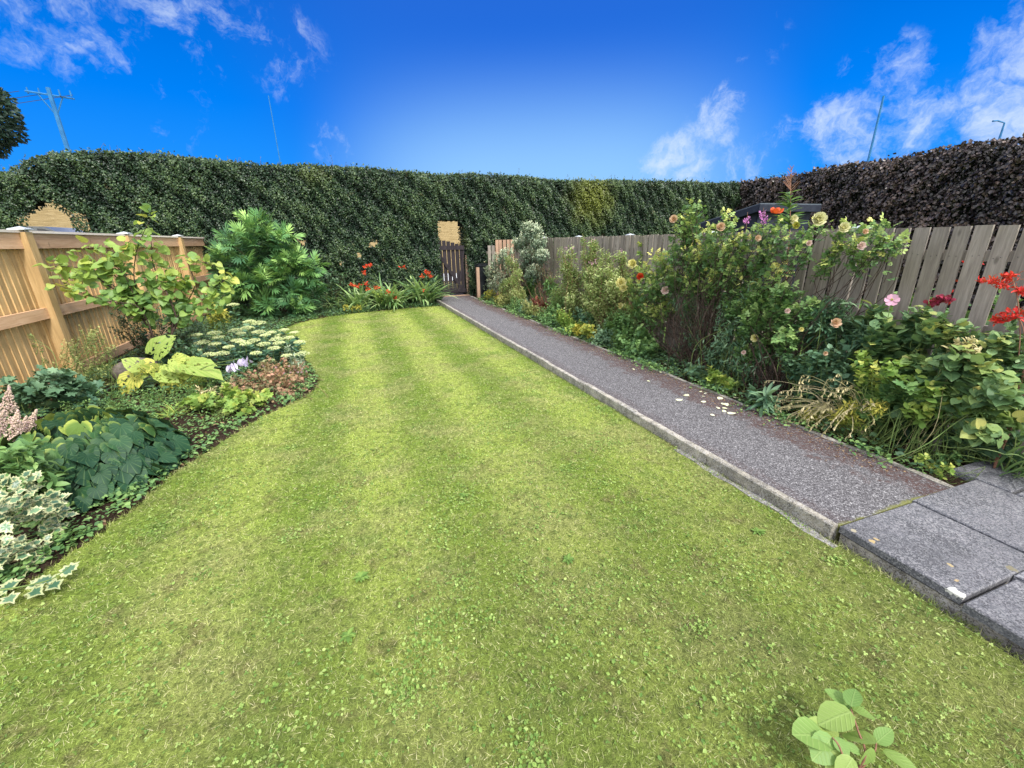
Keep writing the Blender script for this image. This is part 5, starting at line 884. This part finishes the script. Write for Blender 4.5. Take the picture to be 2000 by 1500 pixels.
for a, c_, r in ((1824, 594, 10), (1833, 588, 9), (1850, 588, 8)): cluster(ax(a, c_, 3.95), msize(ax(a, c_, 3.95), r), 'crimson', root, 40, .026, petal, (1, 1, .8))
root = plant('heart_leaved_perennial', 'yellowing heart-leaved clump sprawling in front of the fence', 'plant', [3.85, 1.75, .03], R(3.8, (1800, 740, 30), (1840, 720, 30), (1880, 700, 28), (1920, 720, 30), (1860, 770, 34), (1915, 780, 32), (1790, 775, 26), (1960, 760, 34), (1960, 820, 30), (1790, 700, 20), (1935, 840, 24)), bigheart, 760, .075, 'yheart', 'gstem', 44, .004, per=4, L=.14, spread=.14, tone=.5)
plant('leafy_perennial', 'tangled blue-green foliage between the roses and the seeding grass', 'plant', [3.75, 2.4, .03], R(3.75, (1590, 700, 24), (1620, 720, 26), (1560, 720, 22), (1650, 730, 26), (1600, 750, 24), (1540, 700, 20), (1570, 760, 22), (1640, 690, 22)), wide, 1300, .06, 'blueg', 'gstem', 30, .003, per=8, L=.12)
plant('lobed_perennial', 'mid green lobed-leaf plant filling the middle of the right end', 'plant', [3.75, 2.05, .03], R(3.75, (1680, 750, 26), (1710, 770, 26), (1660, 790, 22), (1740, 790, 26), (1700, 810, 20), (1770, 760, 24), (1640, 770, 20)), lobed, 480, .085, 'mid', 'gstem', 40, .003, per=5, L=.1)
plant('lobed_perennial', 'darker lobed-leaf plant under the yellowing clump beside the slabs', 'plant', [3.85, 1.6, .03], R(4.05, (1780, 830, 24), (1820, 820, 22), (1740, 820, 20), (1890, 850, 24), (1930, 860, 26), (1970, 870, 24), (1800, 800, 24), (1990, 900, 18)), lobed, 420, .075, 'dark', 'gstem', 40, .003, per=5, L=.1)
plant('bistort', 'lance-leaved weed rosette hanging over the path below the roses', 'weed', [3.5, 2.75, .04], R(3.48, (1480, 770, 14), (1500, 785, 16), (1470, 790, 12)), lance, 150, .17, 'blueg', 'gstem', 8, .004, L=.06, up=.6)
plant('lime_geranium', 'fresh lime green round-leaved weed under the big rose by the path', 'weed', [3.55, 3.1, .04], R(3.52, (1395, 735, 14), (1412, 745, 14), (1425, 752, 10), (1385, 722, 9)), lobed, 230, .06, 'lime', 'gstem', 18, .0025, L=.05)
plant('lime_geranium', 'blue-green leaf cluster beside the lime one at the path edge', 'weed', [3.6, 3.4, .04], R(3.56, (1355, 725, 12), (1365, 735, 10), (1345, 720, 9)), lobed, 160, .06, 'blueg', 'gstem', 14, .0025, L=.05)
plant('corner_weed', 'small light green weed sprouting at the corner of path and slab', 'weed', [3.62, 1.36, .05], R(3.58, (1835, 925, 10), (1815, 912, 10), (1850, 915, 10), (1800, 895, 12)), wide, 150, .032, 'lime', 'gstem', 10, .002, L=.04)
plant('corner_weed', 'upright light green weed next to the grey peg', 'weed', [3.8, 1.5, .05], R(3.78, (1835, 905, 8), (1838, 890, 8), (1870, 890, 12)), wide, 130, .035, 'mid', 'gstem', 10, .002, L=.04)
plant('leafy_perennial', 'mixed green foliage at the right frame edge under the scarlet flowers', 'plant', [4.1, 1.4, .03], R(4.05, (1890, 650, 22), (1930, 670, 26), (1970, 660, 26), (1990, 700, 26), (1900, 690, 24), (1950, 710, 26), (1860, 640, 16), (2010, 740, 26), (1990, 770, 30), (1975, 800, 26)), wide, 1200, .07, 'broad', 'gstem', 30, .004, per=7, L=.14)
plant('pale_leaved_perennial', 'pale yellow-green leaves threading through the dark mass in the right bed', 'plant', [3.7, 1.9, .03], R(3.68, (1700, 730, 20), (1740, 710, 20), (1780, 750, 24), (1830, 760, 24), (1720, 780, 24), (1800, 800, 24), (1880, 790, 18), (1680, 700, 18)), wide, 620, .065, 'lime', 'gstem', 26, .003, per=7, L=.12)
plant('dry_seedhead', 'straw-coloured dried flower head among the leaves near the right edge', 'plant', [3.8, 1.75, .03], R(3.8, (1890, 680, 12), (1905, 690, 12), (1875, 670, 10), (1900, 665, 9)), lancew, 240, .05, 'seed', 'seed', 12, .002, per=10, L=.08)
spill = [(4.95, 'mid', lobed, .05, .20, 'green leafy mound overhanging the path beside the big rose'), (5.75, 'blueg', kite, .035, .2, 'fine grey-green mound overhanging the path, between two leafy ones'), (6.6, 'lime', wide, .045, .17, 'lime tinted low mound on the path edge beside the pale willowherb'), (7.5, 'mid', wide, .045, .2, 'round green mound on the path edge nearest the red-leaved bush'),
         (8.35, 'wisp', kite, .04, .22, 'straw-green fine mound at the path edge before the red-leaved bush'), (9.3, 'mid', kite, .04, .2, 'dull green mound on the path edge before the golden bush'), (10.2, 'wisp', kite, .04, .18, 'yellowish fine mound nearest the gate')]
for Y_, m_, tm_, sz_, r_, lab in spill:
    x_ = KX(Y_) + 1.16; plant('leafy_mound', lab, 'plant', [x_ + .1, Y_, .04], [(np.array([x_ + rng.uniform(-.02, .25), Y_ + rng.uniform(-.38, .38), rng.uniform(.1, .32)]), r_ * rng.uniform(.7, 1.1)) for _ in range(9)], tm_, 2100, sz_, m_, 'gstem', 24, .0025, gb, L=.1, spread=.16, bend=.04, tone=.5)
plant('leafy_perennial', 'tall bright green leafy stand behind the mounds in mid bed', 'plant', [3.9, 6.2, .04], [(np.array([x, y, z]), .22) for x, y, z in ((3.8, 5.6, .5), (3.9, 6.0, .65), (3.75, 6.4, .45), (3.9, 6.9, .55), (3.7, 5.2, .4), (3.85, 7.3, .45), (3.7, 7.7, .4), (3.9, 5.0, .6))], lance, 2600, .075, 'mid', 'gstem', 40, .003, per=12, L=.25, up=.5, spread=.3)
plant('leafy_perennial', 'dark green ferny growth in the shade inside the big rose', 'plant', [3.9, 3.7, .04], [(np.array([x, y, z]), .22) for x, y, z in ((3.8, 3.5, .5), (3.85, 3.3, .7), (3.8, 3.15, .4), (3.9, 3.6, .9), (3.95, 3.4, 1.1), (3.75, 3.7, .3), (3.9, 4.1, .5), (3.9, 4.4, .8))], lance, 2400, .085, 'blueg', 'gstem', 40, .003, per=12, L=.25, up=.4, spread=.25)
# seeding grass arching over the path
root = thing('seeding_grass', 'straw-coloured grass with drooping dry seed heads arching over the path', 'grass', [3.75, 2.0, .04]); sb = MB(); fb = MB(); lb = MB()
for i in range(60):
    a0, c0_ = rng.uniform(1600, 1760), rng.uniform(800, 850); a1 = a0 - rng.uniform(40, 160); c1_ = c0_ - rng.uniform(-15, 75) 
    s0_ = np.array([3.72, rng.uniform(1.85, 2.2), .05]); e = ax(a1, c1_, rng.uniform(3.42, 3.6)); e[2] = max(.14, e[2]); m_ = (s0_ + e) / 2 + [0, 0, .16]; q = crom([s0_, m_, e + [0, 0, .03], e + [-.03, .02, -.04]], 6); sb.tube(q, .0022, .001, 3, 0, rng.random())
    k = 12; ti = rng.integers(len(q) // 2 + 2, len(q), k); fb.add(lancew, q[ti], np.c_[rng.normal(0, .3, (k, 2)), -np.ones(k)], rng.normal(0, 1, (k, 3)), np.c_[rng.uniform(.018, .034, k)] * [.9, 1, 1], 0)
sb.build('stems', M['seed'], root); fb.build('seed_heads', M['seed'], root, smooth=True); tuft('', '', '', (3.7, 2.15, .04), 50, .26, 'wisp', .5, .12, None, (-.3, .1), (.3, 1.2), root)
plant('pale_bushy_herb', 'yellow-green feathery herb hanging over the path edging', 'plant', [3.65, 2.1, .04], R(3.58, (1600, 800, 16), (1570, 810, 14), (1640, 810, 18), (1680, 820, 16), (1720, 790, 16), (1660, 790, 14)), lance, 900, .055, 'gold', 'gstem', 20, .002, L=.1)
# red crocosmia at the right edge
root = thing('scarlet_crocosmia', 'scarlet flower sprays on dark arching stems at the right edge', 'plant', [4.0, 1.3, .04]); b0 = np.array([4.0, 1.3, .04]); sb = MB()
for a, c_, r in ((1935, 550, 17), (1962, 558, 16), (1975, 540, 13), (1972, 620, 20), (1990, 612, 20), (1997, 570, 12), (1950, 628, 10)):
    c = ax(a, c_, 4.0); sb.tube(crom([b0, (b0 + c) / 2 + [0, -.08, .2], c + [0, -.1, .02], c], 5), .004, .0025, 4); cluster(c, msize(c, r), 'scarlet', root, 60, .032, lancew, (.7, 1.1, .45), 'flower', (-.3, .3, .4))
sb.build('stems', M['rstem'], root); tuft('', '', '', (4.05, 1.25, .04), 34, .6, 'crocl', .8, .06, None, (0, -.1), (.8, 1.4), root)
root = plant('neighbour_shrub', 'green leafy growth with scarlet flowers seen through the fence gaps', 'shrub', [4.85, 2.0, 0], [(np.array([4.9, y, z]), .3) for y, z in ((1.5, .6), (1.5, 1.1), (2., .5), (2., .95), (2.5, .5), (3., .5), (1.2, 1.3), (1.1, .7), (3.4, .6), (2.5, .9), (4., .6), (4.6, .7))], wide, 3200, .075, 'mid', 'twig', 24, .006, L=.2, spread=.08, bend=.05)
for a, c_ in ((1855, 545), (1848, 570), (1905, 520), (1945, 530), (1846, 592), (1893, 510)): cluster(ax(a, c_, 4.42), .045, 'scarlet', root, 26, .045, lancew, (.6, 1, .8), 'flower')
plant('climbing_shoot', 'small leafy shoot climbing up the weathered fence left of the rose', 'climber', [4.25, 5.1, .04], R(4.22, (1247, 478, 5), (1246, 495, 6), (1247, 510, 6), (1245, 525, 5)), wide, 90, .055, 'lime', 'gstem', 4, .003, L=.06)
# sprig rising out of the lawn near the viewer
B0 = gp(1660, 1520); root = thing('leafy_sprig', 'light green leafy sprig close to the viewer at the bottom right of the lawn', 'plant', B0); fb = MB(); sb = MB(); FR = M['limebig']
tp = lambda a, c_, k=0.: gp(a, c_, float(np.interp(c_, [1350, 1500], [.17, .12])) + k)
st = crom([B0, tp(1690, 1475), tp(1675, 1425), tp(1662, 1385)], 5); sb.tube(st, .004, .0022, 6); sb.tube(crom([B0, tp(1640, 1460, .03), tp(1625, 1440, .04)], 5), .0035, .002, 6); sb.tube(crom([B0, tp(1705, 1475, -.02), tp(1712, 1440, -.03)], 5), .0035, .002, 6)
for (a, c_, a2, c2_, wd_) in [(1662, 1383, 1625, 1352, 1.), (1662, 1390, 1614, 1405, 1.), (1665, 1385, 1700, 1395, 1.05), (1662, 1380, 1668, 1350, .9), (1640, 1442, 1598, 1412, .8), (1618, 1440, 1570, 1430, .9), (1625, 1440, 1600, 1475, 1.), (1630, 1440, 1652, 1468, 1.), (1712, 1452, 1658, 1432, 1.1), (1712, 1450, 1735, 1430, .9), (1702, 1460, 1690, 1492, .8), (1725, 1465, 1785, 1502, .8), (1660, 1480, 1625, 1495, .9), (1665, 1480, 1645, 1512, .9), (1680, 1470, 1655, 1455, .8)]:
    p, p2 = tp(a, c_, rng.normal(0, .015)), tp(a2, c2_, rng.normal(0, .015)); L_ = np.linalg.norm(p2 - p) * 1.12; fb.add(leafbig, [p], p2 - p, [(rng.normal(0, .3), rng.normal(-.2, .25), 1)], np.array([[L_ * wd_ * 1.15, L_ * 1.15, L_]]), 0, rng.uniform(.25, .85))
fb.build('leaves', FR, root, smooth=True); sb.build('stems', M['rstem'], root, smooth=True)
fb = MB(); c = tp(1660, 1478, -.01); fb.add(wide, c + ball(8) * .012, rng.normal(0, 1, (8, 3)), rng.normal(0, 1, (8, 3)), .022, 0); fb.build('withered_leaf', M['crimson'], root)
# fallen rose petals on the path
for a, c_, r in [(1334, 772, 7), (1327, 783, 6), (1372, 773, 4), (1377, 786, 5), (1403, 780, 7), (1432, 775, 7), (1407, 797, 5), (1411, 804, 5), (1418, 789, 6), (1421, 798, 6), (1426, 809, 8), (1396, 811, 5), (1377, 767, 4), (1262, 712, 4), (1305, 712, 5), (1270, 745, 4), (1238, 722, 3), (1290, 728, 4), (1420, 793, 6), (1366, 764, 3)]:
    p = gp(a, c_, .08); b = MB(); s = msize(p, r) * 1.6; b.add(flat_petal if rng.random() < .5 else rnd_pet, [p], [(rng.normal(), rng.normal(), .05)], [(rng.normal(0, .15), rng.normal(0, .15), 1)], np.array([[s * 1.3, s, s]]), 0); o = b.build('fallen_petal', M['lichen'], smooth=True)
    o['category'] = 'petal'; o['group'] = 'pale petals fallen on the path'; o['label'] = 'pale cream petal lying on the asphalt path below the roses'
# ground cover and litter that nobody could count
def cover(name, label, boxes, tm, dens, size, lm, z=(.0, .06), up_=.35):
    b = MB()
    for (x0, y0, x1, y1) in boxes:
        n = int(dens * (x1 - x0) * (y1 - y0)); x = rng.uniform(x0, x1, n); y = rng.uniform(y0, y1, n); pat = np.sin(x * 5.1 + 2 * np.sin(y * 3.3)) * np.sin(y * 4.3 + x * 2) + rng.normal(0, .4, n)
        k = (~inside(x + .03, y)) & (pat > -.6) & ((x < KX(y) - .1) | (x > KX(y) + 1.08)); x, y = x[k], y[k]; n = len(x); 
        b.add(tm, np.c_[x, y, soil_z(x, y) + rng.uniform(*z, n)], rng.normal(0, 1, (n, 3)) * [1, 1, .25], np.c_[rng.normal(0, up_, (n, 2)), np.ones(n)], size * rng.uniform(.5, 1.3, n), 0)
    return b.build(name, M[lm], kind='stuff', label=label, smooth=True)
Lb = [(-3.5, 2.5, -.6, 12.6)]; Rb = [(3.2, 1.4, 4.3, 12.3)]
cover('ground_cover', 'low weeds and creeping leaves over the bed soil', [(-3.5, 2.4, -1.5, 5.2), (-3.5, 5.2, -.7, 9.5), (-3.5, 9.5, 2.0, 12.7)] + Rb, kite, 1300, .032, 'mid', (.0, .09))
b = MB(); n = 9000; ii = rng.integers(0, len(E) - 1, n); tn = nrm(E[ii + 1] - E[ii]); nn_ = np.c_[-tn[:, 1], tn[:, 0]]; off = .03 + np.abs(rng.normal(0, .13, n)); x, y = (E[ii] + nn_ * off[:, None] + rng.normal(0, .02, (n, 2))).T
k = ~inside(x, y) & (np.sin(x * 9 + np.sin(y * 6) * 2) * np.sin(y * 7.7) + rng.normal(0, .35, n) > -.1); x, y = x[k], y[k]; n = len(x)
b.add(wide, np.c_[x, y, soil_z(x, y) + rng.uniform(.0, .07, n)], rng.normal(0, 1, (n, 3)) * [1, 1, .3], np.c_[rng.normal(0, .35, (n, 2)), np.ones(n)], rng.uniform(.015, .045, n), 0); b.build('edge_seedlings', M['mid'], kind='stuff', label='small green seedlings along the cut edge of the left bed', smooth=True)
cover('dark_ground_cover', 'dark creeping leaves covering the shaded soil', [(-3.5, 5.6, -1.6, 12.6), (-1.6, 9.5, 2.0, 12.7)] + Rb, wide, 1100, .045, 'dark', (.0, .12))
cover('leaf_litter', 'brown fallen leaves and bits on the bed soil', Lb + Rb, wide, 110, .03, 'litter', (.005, .02), .25)
b = MB(); n = 7000; y = rng.uniform(1.5, 11.8, n); k = np.sin(y * 3.1) + np.sin(y * 7.7 + 1) + rng.normal(0, .5, n) > .1; y = y[k]; n = len(y); X_ = KX(y) + 1.08 - rng.exponential(.05, n) + .03
b.add(wide, np.c_[X_, y, .085 + rng.uniform(0, .06, n)], rng.normal(0, 1, (n, 3)) * [1, 1, .3], np.c_[rng.normal(0, .4, (n, 2)), np.ones(n)], rng.uniform(.015, .04, n), 0); b.build('edging_creeper', M['mid'], kind='stuff', label='small leaves creeping over the path edging', smooth=True)
b = MB(); n = 4200; x = rng.uniform(0, 1, n); y = rng.uniform(1.5, 11.8, n); X_ = KX(y) + 1.05 - np.abs(rng.normal(0, .13, n)); b.add(kite, np.c_[X_, y, np.full(n, .082)], rng.normal(0, 1, (n, 3)) * [1, 1, .1], np.c_[rng.normal(0, .3, (n, 2)), np.ones(n)], rng.uniform(.006, .018, n), 0)
b.build('path_litter', M['litter'], kind='stuff', label='brown debris gathered along the planted side of the path')
